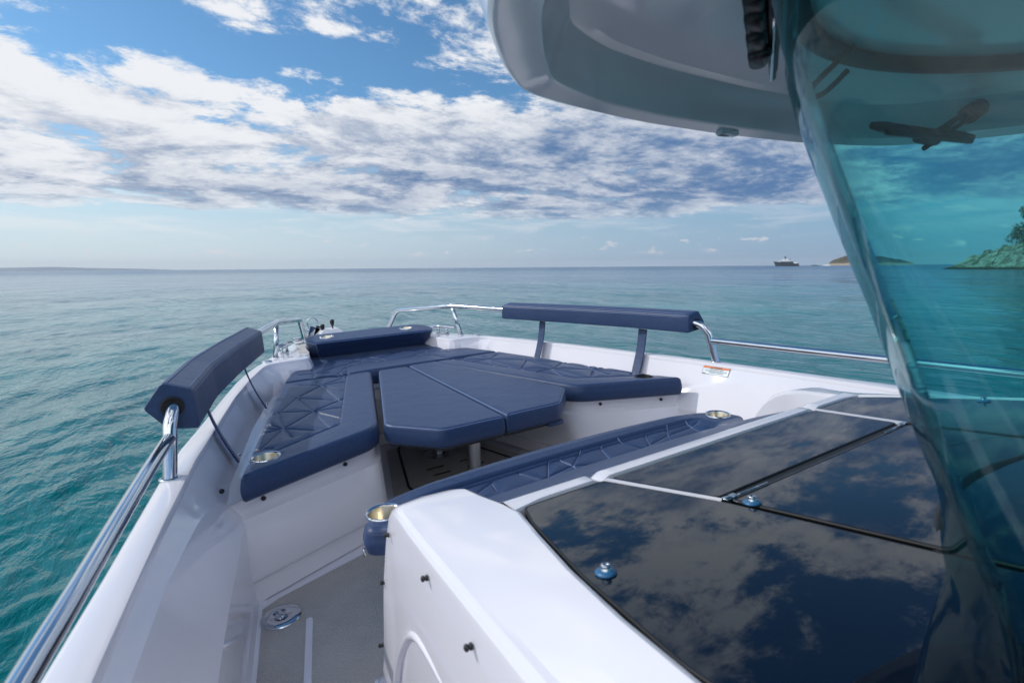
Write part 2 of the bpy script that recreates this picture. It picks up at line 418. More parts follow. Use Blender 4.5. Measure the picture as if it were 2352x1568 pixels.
NI = np.stack([-T_[:, 1], T_[:, 0]], 1)
hull = G(); walls = G()
for sg in (1, -1):
    rings = []; wr = []
    for k, (ox, oy, ix, iy) in enumerate(st):
        o = np.array([ox, oy]); i_ = np.array([ix, iy]); d = (i_-o)/max(np.linalg.norm(i_-o), 1e-6)
        nin = NI[k] if oy < 5.15 else np.array([-1e-3, -1.0])
        fl = min(1, max(0, (oy-2.0)/3.2)); foot = np.array([ox*(1-.55*fl)*.93, oy-.55*fl*fl])
        gz = -.66
        P = [(*foot, -2.15), (*(foot*.35+o*.65), -1.5), (*(o-d*.0), -.86), (*(o-d*.022), -.83), (*(o-d*.022), -.775), (*(o-d*.004), -.76),
             (*o, -.682), (*(o+d*.003), -.671), (*(o+d*.010), gz-.004), (*(o+d*.02), gz),
             (*(i_-d*.009), gz), (*(i_-d*.003), gz-.0015), (*(i_), gz-.007), (*(i_+nin*.002), gz-.022)]
        iy_ = iy
        if oy < 3.75:
            zc = float(np.interp(iy_, [1.35, 1.80, 2.2], [-.705, -.735, -.845])); oc = float(np.interp(iy_, [1.35, 1.80, 2.2], [.022, .036, .060]))
            W = [(*(i_+nin*.002), gz-.022), (*(i_+nin*oc), zc), (*(i_+nin*(oc+.012)), zc-.012), (*(i_+nin*.125), -.93), (*(i_+nin*.135), -1.19), (*(i_+nin*.145), FLOOR+.012), (*(i_+nin*.175), FLOOR-.003)]
        else:
            q = .10 if k < 24 else .03
            W = [(*(i_+nin*.002), gz-.022), (*(i_+nin*q*.5), -.72), (*(i_+nin*q), -.80), (*(i_+nin*q), -.84), (*(i_+nin*q), -.86), (*(i_+nin*q), -.87), (*(i_+nin*q), -.88)]
        rings.append([(sg*x, y, z) for x, y, z in P]); wr.append([(sg*x, y, z) for x, y, z in W])
    if sg > 0: rings = [r[::-1] for r in rings]; wr = [r[::-1] for r in wr]
    hull.loft(rings); walls.loft(wr)
h_ = hull.part('hull', 'gelcoat', boat, angle=30)
w_ = walls.part('bulwark', 'gelcoat', boat, angle=17)
# bow platform under the sunpads and moulded seat bases down to the floor
top = fillet([(1.25, 2.055), (1.15, 2.095), (.575, 2.335), (.26, 3.46), (0, 3.46)], [0, .02, .07, .04, 0], 8)
bot = fillet([(1.26, 1.86), (1.20, 1.935), (1.165, 1.965), (.56, 2.215), (.555, 2.28), (.29, 3.33), (0, 3.33)], [0, .03, .03, .08, .03, .04, 0], 8)
def rs(c, n=60):
    P = np.array(c); d = np.r_[0, np.cumsum(np.linalg.norm(np.diff(P, axis=0), axis=1))]; t = np.linspace(0, d[-1], n)
    return np.stack([np.interp(t, d, P[:, k]) for k in (0, 1)], 1)
top = rs(top); bot = rs(bot)
def offs(c, a):
    t = np.gradient(c, axis=0); t /= np.linalg.norm(t, axis=1)[:, None]; return c+np.stack([-t[:, 1], t[:, 0]], 1)*a
for sg in (1, -1):
    g = G(); prof = [(0, -.02, -.843), (0, -.006, -.845), (0, 0, -.851), (0, 0.0, -.905), (0, -.008, -.913), (.08, -.018, -.918), (.1, -.018, -.93), (.75, -.004, -1.12), (.80, .004, -1.135), (.82, .022, -1.15), (.95, .026, -1.205), (1, .03, -1.222), (1, .05, -1.232)]
    prof = [(t, a, z) for t, a, z in prof]
    rings = [np.column_stack([offs(top*(1-t)+bot*t, -a if False else -a), np.full(60, z)]) for t, a, z in prof]
    # outward = towards the footwell: top chain runs outboard->inboard->forward, its right-hand side is the footwell
    inner = np.column_stack([top[:, 0]*1.0, np.maximum(top[:, 1], 2.06)+.0, np.full(60, -.843)])
    R = [[(sg*x, y, z) for x, y, z in r] for r in rings]
    if sg < 0: R = [r[::-1] for r in R]
    g.loft(R)
    # flat top
    tp = [(x, y) for x, y in offs(top, .018)]+[(0, 4.62), (.55, 4.60), (.62, 4.1), (.80, 3.9), (1.0, 3.4), (1.12, 2.8), (1.22, 2.3)]
    pp = [(sg*x, y, -.843) for x, y in tp]
    fillpoly(g, pp)
    sb = g.part('seat_base', 'gelcoat', boat, angle=35)
    for t in ((.12, -.875), (.72, -.872)):
        a = np.array([1.15, 2.095]); b = np.array([.575, 2.335]); q = a+(b-a)*t[0]; q[0] *= sg
        gs = G(); gs.lathe([(0, .012), (.006, .012), (.009, .007), (.009, 0)], (q[0], q[1], t[1]), 16, (-sg*.385, -.923, 0)); gs.part('snap_stud', 'black_plastic', sb)
# floor
g = G(); fy = (-1.3, 0, 1.0, 1.6, 2.2, 3.0, 3.5); g.slab([(xi(y)-.10, y) for y in fy]+[(-(xi(y)-.10), y) for y in fy[::-1]], FLOOR, FLOOR-.06); g.part('deck_floor', 'gelcoat', boat, smooth=False)
pan = [(-1.26, -1.2), (-1.255, .8), (-1.232, 1.50), (-1.195, 1.80), (-1.178, 1.905), (-1.145, 1.955), (-1.08, 1.995), (-.62, 2.145), (-.53, 2.20), (-.46, 2.48), (-.255, 3.25), (.255, 3.25), (.46, 2.48), (.53, 2.20), (.62, 2.145), (1.08, 1.995), (1.145, 1.955), (1.178, 1.905), (1.195, 1.80), (1.232, 1.5), (1.255, .8), (1.26, -1.2)]
g = G()
fillpoly(g, [(x, y, FLOOR+.006) for x, y in pan])
n = len(pan); g.add([(x, y, FLOOR+.006) for x, y in pan]+[(x, y, FLOOR-.01) for x, y in pan], [[i, (i+1) % n, (i+1) % n+n, i+n] for i in range(n)])
g.part('non_slip_panel', 'deck_grip', boat, smooth=False, label='grey non-slip floor panel')
def strip(g, p, q, w, z, hgt=.004):
    p = np.array(p, float); q = np.array(q, float); d = (q-p)/np.linalg.norm(q-p); n_ = np.array([-d[1], d[0]])*w/2
    e = d*w/2
    poly = [p-n_, p-n_*.4-e*.8, p+n_*.4-e*.8, p+n_, q+n_, q+n_*.4+e*.8, q-n_*.4+e*.8, q-n_]
    if np.cross(poly[3]-poly[0], poly[4]-poly[3]) < 0: pass
    g.slab([tuple(a) for a in poly[::-1]], z+hgt, z)
g = G()
strip(g, (-1.005, 1.80), (-1.065, 1.51), .022, FLOOR+.006); strip(g, (-1.0645, 1.513), (-1.15, .6), .022, FLOOR+.0055)
g.part('drain_channel', 'gelcoat', boat, smooth=False)
g = G(); z_ = FLOOR+.006
hp = [(-.30, 2.25), (-.335, 2.62), (-.19, 3.20), (-.15, 3.28), (.15, 3.28), (.19, 3.20), (.34, 2.62), (.30, 2.25)]
for a, b in zip(hp[:-1], hp[1:]): strip(g, a, b, .014, z_)
g.part('hatch_seam', 'black_rubber', boat, smooth=False)
for x, y in ((-.11, 2.78), (-.11, 2.68), (-.11, 2.58), (.11, 2.78), (.11, 2.68), (.11, 2.58)): g = G(); strip(g, (x-.05, y), (x+.05, y), .011, z_); g.part('floor_vent', 'black_rubber', boat, smooth=False)
# deck filler cap
g = G(); g.lathe([(.068, 0), (.068, .004), (.063, .008), (.040, .010), (.030, .009), (.026, .006), (0, .006)], (-1.087, 1.875, FLOOR+.005), 48)
cap_ = g.part('deck_cap', 'steel', boat, label='round chrome deck cap let into the side deck')
g = G(); g.box((-1.087, 1.875, FLOOR+.018), (.012, .05, .014), .15, .003); g.lathe([(.02, .0), (.02, .004), (0, .004)], (-1.087, 1.875, FLOOR+.0112), 24); g.part('key_grip', 'steel', cap_)
# studs and fittings on the port walls
for x, y, z in ((-1.168, 2.02, -1.10), (-1.215, 2.10, -.80)): g = G(); g.lathe([(0, .010), (.006, .010), (.009, .006), (.009, 0)], (x, y, z), 16, (.6, -.8, 0)); g.part('snap_stud', 'black_plastic', boat)

# ---- trunk (raised foredeck in front of the cabin)
zg = lambda y: -.525+.138*(.88-y)
xg = lambda y: float(np.interp(y, [-1.3, 0, .35, .57, .80, .87, .93], [.835, .83, .812, .772, .712, .69, .66]))
TY = [-1.3, -.6, -.2, 0, .15, .3, .45, .6, .75, .86, .93]
for sg in (1, -1):
    g = G(); rings = []
    ARM = [(1.02, -.543), (1.09, -.550), (1.14, -.562), (1.18, -.580), (1.215, -.606), (1.245, -.640), (1.270, -.680), (1.290, -.730), (1.310, -.80), (1.335, -.90), (1.365, -1.02), (1.395, -1.15), (1.405, -1.20)]
    if sg < 0: ARM = [(1.02, -.543), (1.09, -.552), (1.13, -.566), (1.155, -.575), (1.172, -.584), (1.188, -.600), (1.205, -.632), (1.230, -.68), (1.26, -.76), (1.30, -.86), (1.34, -1.0), (1.385, -1.15), (1.405, -1.20)]
    for y in TY+ARM:
        arm = isinstance(y, tuple)
        yy = y[0] if arm else y
        rx = float(np.interp(yy, [-1.3, 0, .55, 1.19], [.985, .950, .915, .876])); rz = float(np.interp(yy, [-1.3, 0, .55, 1.0], [-.47, -.475, -.525, -.566]))
        if arm: gx = float(np.interp(yy, [1.0, 1.15, 1.25, 1.4], [.701, .708, .722, .745])); gz_ = y[1]; rz = gz_-(.020 if sg > 0 else .004) if yy > 1.1 else rz; gx += max(0, yy-1.12)*.30 if sg < 0 else 0
        elif y == .93: gx, gz_ = .690, -.532
        else: gx, gz_ = xg(yy)+.004, zg(yy)+.004
        if arm and yy > 1.26: rx -= .012*(yy-1.26)/.14
        dn = (rx-gx); lo = lambda z: min(z, rz-.05)
        P = [(gx-.004, yy, gz_-.05 if not arm else min(-.9, gz_-.05)), (gx-.004, yy, gz_-.014), (gx-.001, yy, gz_-.004), (gx+.008, yy, gz_)]
        P += [(gx+dn*.5, yy, gz_*.5+rz*.5+.005), (rx-.026, yy, rz+.002), (rx-.015, yy, rz-.001), (rx-.006, yy, rz-.007), (rx-.001, yy, rz-.016), (rx+.001, yy, rz-.030)]
        P += [(rx+.004, yy, lo(-.80)), (rx+.008, yy, lo(-1.10)), (rx+.010, yy, max(lo(FLOOR+.03), FLOOR)), (rx+.024, yy, FLOOR+.008), (rx+.04, yy, FLOOR+.004)]
        rings.append(P)
    rings.append([(p[0], 1.41, FLOOR) for p in rings[-1]])
    R = [[(sg*x, y, z) for x, y, z in r] for r in rings]
    if sg > 0: R = [r[::-1] for r in R]
    g.loft(R); 
    cs = g.part('coaming', 'gelcoat', boat, angle=17)
    if sg < 0:
        for x, y, z in ((-.882, 1.175, -.655), (-.898, .885, -.605), (-.912, .67, -.60), (-.878, 1.262, -.83), (-.880, 1.33, -1.06)):
            g = G(); g.lathe([(.006, 0), (.006, .003), (.004, .004), (.004, .006), (.0058, .007), (.006, .011), (.003, .013), (0, .013)], (x, y, z), 16, (-1, .05, .1)); g.part('snap_stud', 'black_plastic', cs)
        # pressed recess low on the port side of the trunk
        ar = fillet([(-.893, 1.24, -1.22), (-.888, 1.15, -.96), (-.886, 1.03, -.81), (-.892, .86, -.80), (-.907, .5, -.85), (-.925, .1, -1.0)], .12, 8)
        g = G(); g.tube(ar, .011, 10); g.part('recess_rim', 'gelcoat', cs)
# front rim between the lounge back and the deck windows
g = G(); rings = []
for x in np.linspace(-.70, .70, 57):
    yb = .945-.02*abs(x)/.7*0; dip = .012*math.exp(-((abs(x)-.448)/.010)**2); c_ = .03*max(0, (abs(x)-.62)/.08)
    rings.append([(x, .958+c_*.2, -.75), (x, .955+c_*.2, -.575), (x, .948, -.540-dip), (x, .938, -.530-dip), (x, .925, -.524-dip), (x, .893-c_*.5, -.5225-dip), (x, .888-c_*.5, -.528-dip), (x, .887-c_*.5, -.545)])
g.loft(rings[::-1]); g.part('rim', 'gelcoat', boat, angle=45)
# under-tray and deck windows
g = G(); g.slab([(-.825, -1.3), (.825, -1.3), (.825, 0), (.808, .35), (.768, .57), (.708, .80), (.67, .885), (-.67, .885), (-.708, .80), (-.768, .57), (-.808, .35), (-.825, 0)], lambda x, y: zg(y)-.012, lambda x, y: zg(y)-.04); g.part('window_tray', 'black_rubber', boat, smooth=False)
def window(poly, lab, seal=True):
    pl = fillet([(x, y) for x, y in poly], .012, 5, True); pl = [tuple(p) for p in pl]
    c = np.mean(pl, 0); g = G()
    inn = [tuple(c+(np.array(p)-c)*(1-.004)) for p in pl]; n = len(pl)
    rings = [[(x, y, zg(y)-.008) for x, y in pl], [(x, y, zg(y)-.001) for x, y in pl], [(x, y, zg(y)) for x, y in inn]]
    g.loft(rings, True, True); w = g.part('deck_window', 'black_glass', boat, smooth=False, label=lab)
    if seal:
        g = G(); g.tube([(x, y, zg(y)-.003) for x, y in [tuple(c+(np.array(p)-c)*1.004) for p in pl]], .0028, 8, closed=True); g.part('window_seal', 'black_rubber', w)
        g = G(); g.tube([(x, y, zg(y)-.0022) for x, y in [tuple(c+(np.array(p)-c)*1.009) for p in pl]], .0009, 8, closed=True); g.part('edge_trim', 'steel', w)
    return w
window([(-.428, .878), (-.374, .632), (.374, .632), (.428, .878)], 'black glass of the small front hatch window')
window([(-.365, .600), (-.255, -.6), (.255, -.6), (.365, .600)], 'black glass of the large middle deck window')
window([(-.455, .880), (-.672, .880), (-.705, .80), (-.764, .57), (-.804, .35), (-.82, 0), (-.82, -.6), (-.275, -.6), (-.388, .600)], 'black glass of the port deck window')
window([(.388, .600), (.275, -.6), (.82, -.6), (.82, 0), (.804, .35), (.764, .57), (.705, .80), (.672, .880), (.455, .880)], 'black glass of the starboard deck window')
for s in (-1, 1): g = G(); g.slab([(s*.452, .885), (s*.389, .612), (s*.377, .618), (s*.437, .885)][::-s], lambda x, y: zg(y)+.001, lambda x, y: zg(y)-.01); g.part('window_frame', 'gelcoat', boat, smooth=False)
g = G(); g.slab([(-.376, .629), (-.374, .604), (.374, .604), (.376, .629)], lambda x, y: zg(y)-.004, lambda x, y: zg(y)-.011); g.part('hatch_seal', 'black_rubber', boat, smooth=False)
for s in (-1, 1): g = G(); g.box((s*.362, .612, zg(.612)+.001), (.035, .012, .004)); g.tube([(s*.345, .606, zg(.606)+.003), (s*.25, .604, zg(.604)+.003)], .0018, 6); g.part('hatch_hinge', 'steel', boat)
for s, y, x in ((-1, .555, .735), (-1, .565, .36), (1, .555, .735), (1, .565, .36)):
    g = G(); g.lathe([(.0165, 0), (.017, .002), (.013, .0045), (.009, .005), (0, .005)], (s*x, y, zg(y)+.0005), 32, (0, .138, 1)); wsh = g.part('deck_bolt', 'blue_washer', boat)
    g = G(); g.lathe([(.008, .0), (.008, .003), (.006, .004), (.0075, .006), (.0075, .009), (.004, .010), (.004, .007), (0, .007)], (s*x, y, zg(y)+.005), 24, (0, .138, 1)); g.part('bolt_head', 'steel', wsh)

# ---- lounge seat box under the cushion, forward of the trunk
g = G(); g.box((0, 1.22, -1.07), (1.58, .56, .33), 0, .02); g.part('lounge_base', 'gelcoat', boat, angle=40)

# ---- roof
out = [(0, .92), (.28, .908), (.46, .882), (.60, .852), (.675, .822), (.735, .770), (.80, .695), (.865, .605), (.915, .50), (.965, .36), (1.0, .15), (1.03, -.2), (1.05, -.8), (1.05, -1.6)]
o2 = smooth_path([(x, y) for x, y in out], 5)
def roof_ring(inset, z, fi=None):
    P = np.array(o2); t = np.gradient(P, axis=0); t /= np.linalg.norm(t, axis=1)[:, None]; nn = np.stack([t[:, 1], -t[:, 0]], 1)
    w = np.interp(P[:, 0], [0, .5, .72, .9], [fi if fi is not None else inset, fi if fi is not None else inset, inset*.8+.2*(fi if fi is not None else inset), inset])
    Q = P+nn*w[:, None]; zz = np.full(len(P), z) if not callable(z) else np.array([z(x, y) for x, y in Q])
    R = [(-x, y, a) for (x, y), a in zip(Q[::-1], zz[::-1])]+[(x, y, a) for (x, y), a in zip(Q[1:], zz[1:])]
    return R
cr = lambda z0: (lambda x, y: z0-.02*(abs(x)/1.0)**2*0)
rg = [roof_ring(.16, .396, .11), roof_ring(.125, .395, .075), roof_ring(.105, .388, .058), roof_ring(.095, .372, .050), roof_ring(.070, .310, .034), roof_ring(.066, .3015, .031), roof_ring(.060, .298, .028),
      roof_ring(.008, .287, .006), roof_ring(.002, .288, .002), roof_ring(-.004, .294), roof_ring(-.022, .345), roof_ring(-.030, .39), roof_ring(-.026, .43), roof_ring(-.010, .465), roof_ring(.04, .49), roof_ring(.14, .51)]
g = G(); g.loft(rg[::-1])
for r in (rg[0], rg[-1]):
    n = len(r)//2
    k = len(g.v); g.v += [tuple(map(float, p)) for p in r]
    for i in range(n): g.f.append([k+i, k+i+1, k+len(r)-2-i, k+len(r)-1-i] if i+1 < len(r)-2-i else [k+i, k+i+1, k+len(r)-1-i])
roof = g.part('roof', 'gelcoat_roof', boat, angle=20)
g = G(); g.box((0, .907, .290), (.07, .024, .016), 0, .004); nb = g.part('navigation_light', 'gelcoat_roof', boat)
g = G(); g.box((-.010, .910, .2825), (.035, .014, .004), .1, .001); g.part('lens', 'black_glass', nb)

# ---- windscreen: reverse-raked, wrapping round at the port and starboard corners
rows = []
for t in np.linspace(0, 1, 15):
    z = -.455+.84*t
    sl = SIL = [(-.66, .978, .208), (-.551, .973, .231), (-.448, .961, .276), (-.268, .940, .342), (-.167, .928, .374), (-.086, .914, .406), (.011, .898, .440), (.094, .884, .467), (.162, .873, .488), (.203, .865, .502), (.264, .853, .522), (.324, .845, .535), (.384, .836, .549)]
    # direction of the glass's outline at this height (distance to the tangent point about .65 to .8 m)
    D_ = .70
    for _ in range(12):
        s_ = z/D_; dx = np.interp(s_, [q[0] for q in sl], [q[1] for q in sl]); dy = np.interp(s_, [q[0] for q in sl], [q[2] for q in sl])
        xs = .72; r_want = np.interp(z, [-.45, .33], [.13, .20])
        nx, ny = -dy, dx; hh = math.hypot(dx, dy); dx, dy, nx, ny = dx/hh, dy/hh, nx/hh, ny/hh
        r = r_want; k_ = (r*(1-dy)-(1.22-xs)*dy)/dx
        cx, cyy = -xs+r, -k_
        tp_ = (cx+nx*r, cyy+ny*r); D_ = math.hypot(tp_[0]+1.22, tp_[1])
    rows.append((z, r, cx, cyy))
def glass_row(z, r, cx, cyy, off=0.0):
    pts = []
    for y in np.linspace(-1.5, cyy, 8)[:-1]: pts.append((-.72-off, y))
    for a in np.linspace(math.pi, math.pi/2, 18): pts.append((cx+(r+off)*math.cos(a), cyy+(r+off)*math.sin(a)))
    y0 = cyy+r+off; bow = .22
    for s in np.linspace(0, 1, 14)[1:]: x = cx*(1-s); pts.append((x, y0+bow*(1-(x/cx)**2)))
    return [(x, y, z) for x, y in pts]+[(-x, y, z) for x, y in pts[::-1][1:]]
g = G(); g.loft([glass_row(*q) for q in rows]); ws = g.part('windscreen', 'tinted_glass', boat, label='green tinted wrap-round windscreen')
g = G(); g.tube([(x, y, z) for x, y, z in glass_row(*rows[0], off=.002)], .010, 10); g.part('lower_seal', 'black_rubber', ws)
g = G()
top_r = glass_row(*rows[-1]); g.loft([[(x, y, .402) for x, y, z in top_r], [(x, y, .372) for x, y, z in top_r], [(x*.985, y-.012, .366) for x, y, z in top_r], [(x*.97, y-.03, .372) for x, y, z in top_r], [(x*.97, y-.03, .402) for x, y, z in top_r]])
g.part('upper_seal', 'black_rubber', ws)
# dashboard moulding inside
g = G(); g.slab([(-.66, -1.4), (.66, -1.4), (.66, -.12), (.40, .02), (-.40, .02), (-.66, -.12)], lambda x, y: -.405-.05*max(0, (y+.1)), -.45); g.part('dashboard', 'black_plastic', boat, smooth=False)
# wipers hang from the head of the windscreen
def wiper(pa, pb, bl0, bl1, lab):
    pa, pb, bl0, bl1 = [np.array(q, float) for q in (pa, pb, bl0, bl1)]
    g = G(); d = pb-pa; L_ = np.linalg.norm(d); d /= L_; side = np.cross(d, [0, 1, 0]); side /= np.linalg.norm(side)
    g.tube([pa, pa+d*.06], .026, 12); g.tube([pa+side*.012, pb+side*.010], .007, 8); g.tube([pa-side*.010, pb-side*.008], .009, 8)
    for t in (.25, .6, .92): g.box(pa+d*L_*t, (.05, .016, .022), .2, .004)
    w = g.part('wiper', 'black_plastic', boat, label=lab)
    g = G(); e = bl1-bl0
    g.tube([bl0+e*t+np.array([0, .008*math.sin(math.pi*t), .0]) for t in np.linspace(0, 1, 9)], [.008]+[.014]*7+[.008], 8)
    g.tube([bl0+e*t+np.array([0, -.012, -.014]) for t in np.linspace(0.08, .92, 7)], .008, 6)
    g.box(bl0+e*.5+np.array([0, 0, -.012]), (.12, .026, .034), .05, .006); g.part('blade', 'black_rubber', w)
wiper((.72, .63, .355), (.43, .64, .24), (.16, .64, .262), (.70, .63, .275), 'far wiper seen through the tinted glass')
g = G()
a0 = np.array([-.60, .41, .388]); a1 = np.array([-.205, .655, .322]); d = a1-a0
g.tube([a0, a1], [.010, .006], 10); g.tube([a0+(.03, 0, .0), a1+(.02, .01, .02)], .006, 8)
for t, w_x in ((.42, .060), (.55, .085), (.68, .09), (.80, .07)): g.box(a0+d*t+np.array([-.025, .012, .006]), (w_x, .03, .042), .55, .006)
g.box(a0+d*.2+np.array([.02, 0, .01]), (.16, .05, .03), .58, .006); g.box(a0+d*.80+np.array([-.03, .0, -.005]), (.055, .028, .02), .7, .005)
wn = g.part('wiper', 'black_plastic', boat, label='black wiper linkage under the roof beside the glass')
g = G(); g.tube([a0+(.01, -.005, -.012), a1+(-.005, 0, -.004)], .0035, 8); g.part('rod', 'steel', wn)
g = G(); g.tube(smooth_path([(-.02, .60, .39), (-.055, .635, .345), (-.060, .66, .322), (-.02, .69, .312), (.03, .68, .33), (.06, .65, .37)], 6), .006, 10); g.part('cable', 'black_rubber', boat)

# ---- bow rails
def rail(sg):
    m_ = (lambda P: [(sg*p[0], p[1], p[2]) for p in P])
    aft = [(1.352, 1.949, -.665), (1.340, 1.975, -.56), (1.332, 1.99, -.50), (1.318, 2.03, -.445), (1.295, 2.12, -.430), (1.10, 2.95, -.430), (.93, 3.60, -.425)]
    fr = [(.706, 4.195, -.410), (.441, 4.886, -.472), (.392, 5.03, -.66)]
    pts = fillet(aft+fr, [0, 0, 0, .05, .05, .3, .3, .05, .06, 0], 8)
    g = G(); g.tube(m_(pts), .0215, 20); r = g.part('bow_rail', 'steel', boat, angle=60)
    g = G(); g.tube(m_([(.755, 4.13, -.665), (.712, 4.185, -.415)]), .0175, 20); g.lathe([(.026, 0), (.026, .004), (.018, .006)], (sg*.755, 4.13, -.660), 24); g.part('rail_post', 'steel', r)
    g = G(); g.lathe([(.030, 0), (.030, .003), (.022, .005)], (sg*1.353, 1.948, -.660), 24); g.part('rail_foot', 'steel', r)
    g = G(); g.lathe([(.026, 0), (.026, .004), (.018, .006)], (sg*.392, 5.03, -.660), 24); g.part('rail_foot', 'steel', r)
    sd_ = [(1.338, 1.982, -.535), (1.378, 1.70, -.537), (1.415, 1.40, -.537), (1.452, 1.08, -.536), (1.485, .80, -.535), (1.52, .30, -.53), (1.55, -.4, -.53), (1.56, -1.2, -.53)]
    g = G(); g.tube(m_(smooth_path(sd_, 5)), .0190, 20); g.part('side_rail', 'steel', r, angle=60)
for sg in (-1, 1): rail(sg)

# ---- cleats, fairleads, lights, windlass on the bow
for sg in (-1, 1):
    g = G(); a = np.array([sg*.665, 4.32, -.60]); ax_ = np.array([-sg*.50, .85, 0]); ax_ /= np.linalg.norm(ax_)
    g.tube([a-ax_*.138, a-ax_*.133, a+ax_*.133, a+ax_*.138], [.008, .014, .014, .008], 16)
    for s in (-.04, .04): g.tube([a+ax_*s, a+ax_*s*1.25+np.array([0, 0, -.055])], [.009, .012], 12)
    g.box((a[0], a[1], -.657), (.05, .13, .006), sg*.3, .002)
    g.part('cleat', 'steel', boat, label='steel mooring cleat on the %s side of the bow' % ('port' if sg < 0 else 'starboard'))
    g = G(); g.lathe([(.034, 0), (.034, .006), (.026, .012), (.014, .009), (0, .009)], (sg*.83, 3.975, -.660), 28); g.part('deck_eye', 'steel', boat)
    g = G(); b = (sg*.50, 4.70, -.657)
    g.loft([[(b[0]+sx*w*1.0, b[1]+sy*w*1.4, b[2]+z) for sx, sy in ((-1, -1), (1, -1), (1, 1), (-1, 1))] for w, z in ((.034, 0), (.036, .012), (.026, .022), (.034, .046), (.030, .05))], True, True); g.part('fairlead', 'steel', boat, smooth=False)
g = G()
def slabp(g, poly, z, t): g.slab(poly, z+t, z-.004)
slabp(g, [(-.515, 4.14), (-.505, 4.30), (-.49, 4.42), (-.455, 4.60), (-.35, 4.80), (-.40, 4.83), (-.56, 4.45), (-.585, 4.20)], -.660, .006)
g.part('locker_lid', 'locker_grip', boat, smooth=False, label='beige non-slip lid beside the bow bolster')
g = G(); g.loft([[(-.21+sx*w, 4.80+sy*d_, z) for sx, sy in ((-1, -1), (1, -1), (1, 1), (-1, 1))] for w, d_, z in ((.13, .12, -.66), (.125, .115, -.625), (.070, .075, -.572), (.064, .07, -.568))], True, True)
wl = g.part('windlass', 'white_plastic', boat, smooth=False, label='anchor windlass under a white cover')
for x, y, z in ((-.185, 4.80, -.568), (-.275, 4.78, -.60)): g = G(); g.lathe([(.006, 0), (.006, .02), (.012, .022), (.019, .055), (.019, .07), (.012, .078), (0, .08)], (x, y, z), 20); g.part('lever', 'black_plastic', wl)
for s in (0, .05): g = G(); g.add([(-.40+s, 4.86, -.655), (-.31+s, 4.86, -.655), (-.245+s, 4.86, -.585), (-.36+s, 4.86, -.535), (-.40+s, 4.862, -.655), (-.31+s, 4.862, -.655), (-.245+s, 4.862, -.585), (-.36+s, 4.862, -.535)], [[0, 1, 2, 3], [7, 6, 5, 4], [0, 4, 5, 1], [1, 5, 6, 2], [2, 6, 7, 3], [3, 7, 4, 0]]); g.part('anchor_bracket', 'steel', boat, smooth=False)
g = G(); g.tube(fillet([(-.335, 5.12, -.66), (-.325, 5.10, -.60), (-.35, 5.10, -.515), (-.30, 5.10, -.475), (-.245, 5.10, -.52), (-.235, 5.08, -.60), (-.235, 5.06, -.66)], .035, 6), .0065, 10)
g.part('anchor_roller', 'steel', boat); g = G(); g.tube(smooth_path([(-.30, 4.80, -.54), (-.335, 4.80, -.51), (-.335, 4.80, -.485), (-.32, 4.80, -.475)], 4), .004, 8); g.tube(smooth_path([(-.235, 4.76, -.60), (-.24, 4.76, -.51), (-.25, 4.76, -.485)], 4), .004, 8)
for p, r_ in (((-.335, 5.1, -.60), .014), ((-.325, 5.1, -.625), .018), ((-.29, 5.0, -.63), .022), ((-.34, 5.08, -.645), .016)): g = G(); g.lathe([(0, -r_), (r_*.7, -r_*.7), (r_, 0), (r_*.7, r_*.7), (0, r_)], p, 14); g.part('anchor_shackle', 'steel', boat)

g = G(); g.tube([(-.40, 4.70, -.645), (-.33, 4.80, -.64), (-.29, 4.95, -.63)], .008, 8); g.part('anchor_chain', 'steel', boat)

# ---- warning decal on the starboard bulwark
def decal():
    y0, y1, zt, zb = 1.985, 1.825, -.678, -.722
    def pt(u, v, o=0.0016):                            # u along (aft), v up
        y = y0+(y1-y0)*u; z = zb+(zt-zb)*v
        zc = float(np.interp(y, [1.35, 1.80, 2.2], [-.705, -.735, -.845])); oc = float(np.interp(y, [1.35, 1.80, 2.2], [.022, .036, .060]))
        t = (z-(-.682))/(zc+.682); x = xi(y)-.004-(oc-.004)*t
        return (x-o*1.2, y, z+o*.3)
    def quad(u0, v0, u1, v1, o, m, nm, par, n=6):
        g = G(); us = np.linspace(u0, u1, n); g.loft([[pt(u, v, o) for u in us] for v in (v0, v1)]); return g.part(nm, m, par, smooth=False)
    d = quad(0, 0, 1, 1, .0014, 'black_ink', 'warning_label', boat); d['label'] = 'orange and white warning label on the starboard bulwark'
    quad(.012, .03, .988, .745, .0020, 'decal_white', 'panel', d); quad(.012, .775, .988, .97, .0020, 'orange_ink', 'band', d)
    def text(s, u, v, hgt, wid):
        cu = bpy.data.curves.new('t', 'FONT'); cu.body = s; cu.size = 1.0; cu.align_x = 'CENTER'; o = bpy.data.objects.new('t', cu); sc.collection.objects.link(o)
        bpy.context.view_layer.update(); me = bpy.data.meshes.new_from_object(o.evaluated_get(bpy.context.evaluated_depsgraph_get()))
        vs = [v_.co.copy() for v_ in me.vertices]; fs = [list(p.vertices) for p in me.polygons]
        bpy.data.objects.remove(o); bpy.data.meshes.remove(me); w = max(p.x for p in vs)-min(p.x for p in vs)
        g = G(); g.add([pt(u+p.x/w*wid, v+p.y*hgt, .0026) for p in vs], fs); g.part('lettering', 'black_ink', d, smooth=False)
    text('WARNING', .56, .79, .24, .32); text('AVOID PERSONAL INJURY', .53, .575, .19, .52); text('STAY INSIDE DECK RAILS (AND GATES)', .52, .385, .19, .80); text('WHEN BOAT IS UNDERWAY.', .55, .195, .19, .56)
    g = G(); g.add([pt(.30, .80, .0026), pt(.36, .80, .0026), pt(.33, .95, .0026)], [[0, 1, 2]]); g.part('triangle', 'black_ink', d, smooth=False)
    quad(.03, .06, .14, .12, .0026, 'black_ink', 'maker_mark', d, 2)
decal()
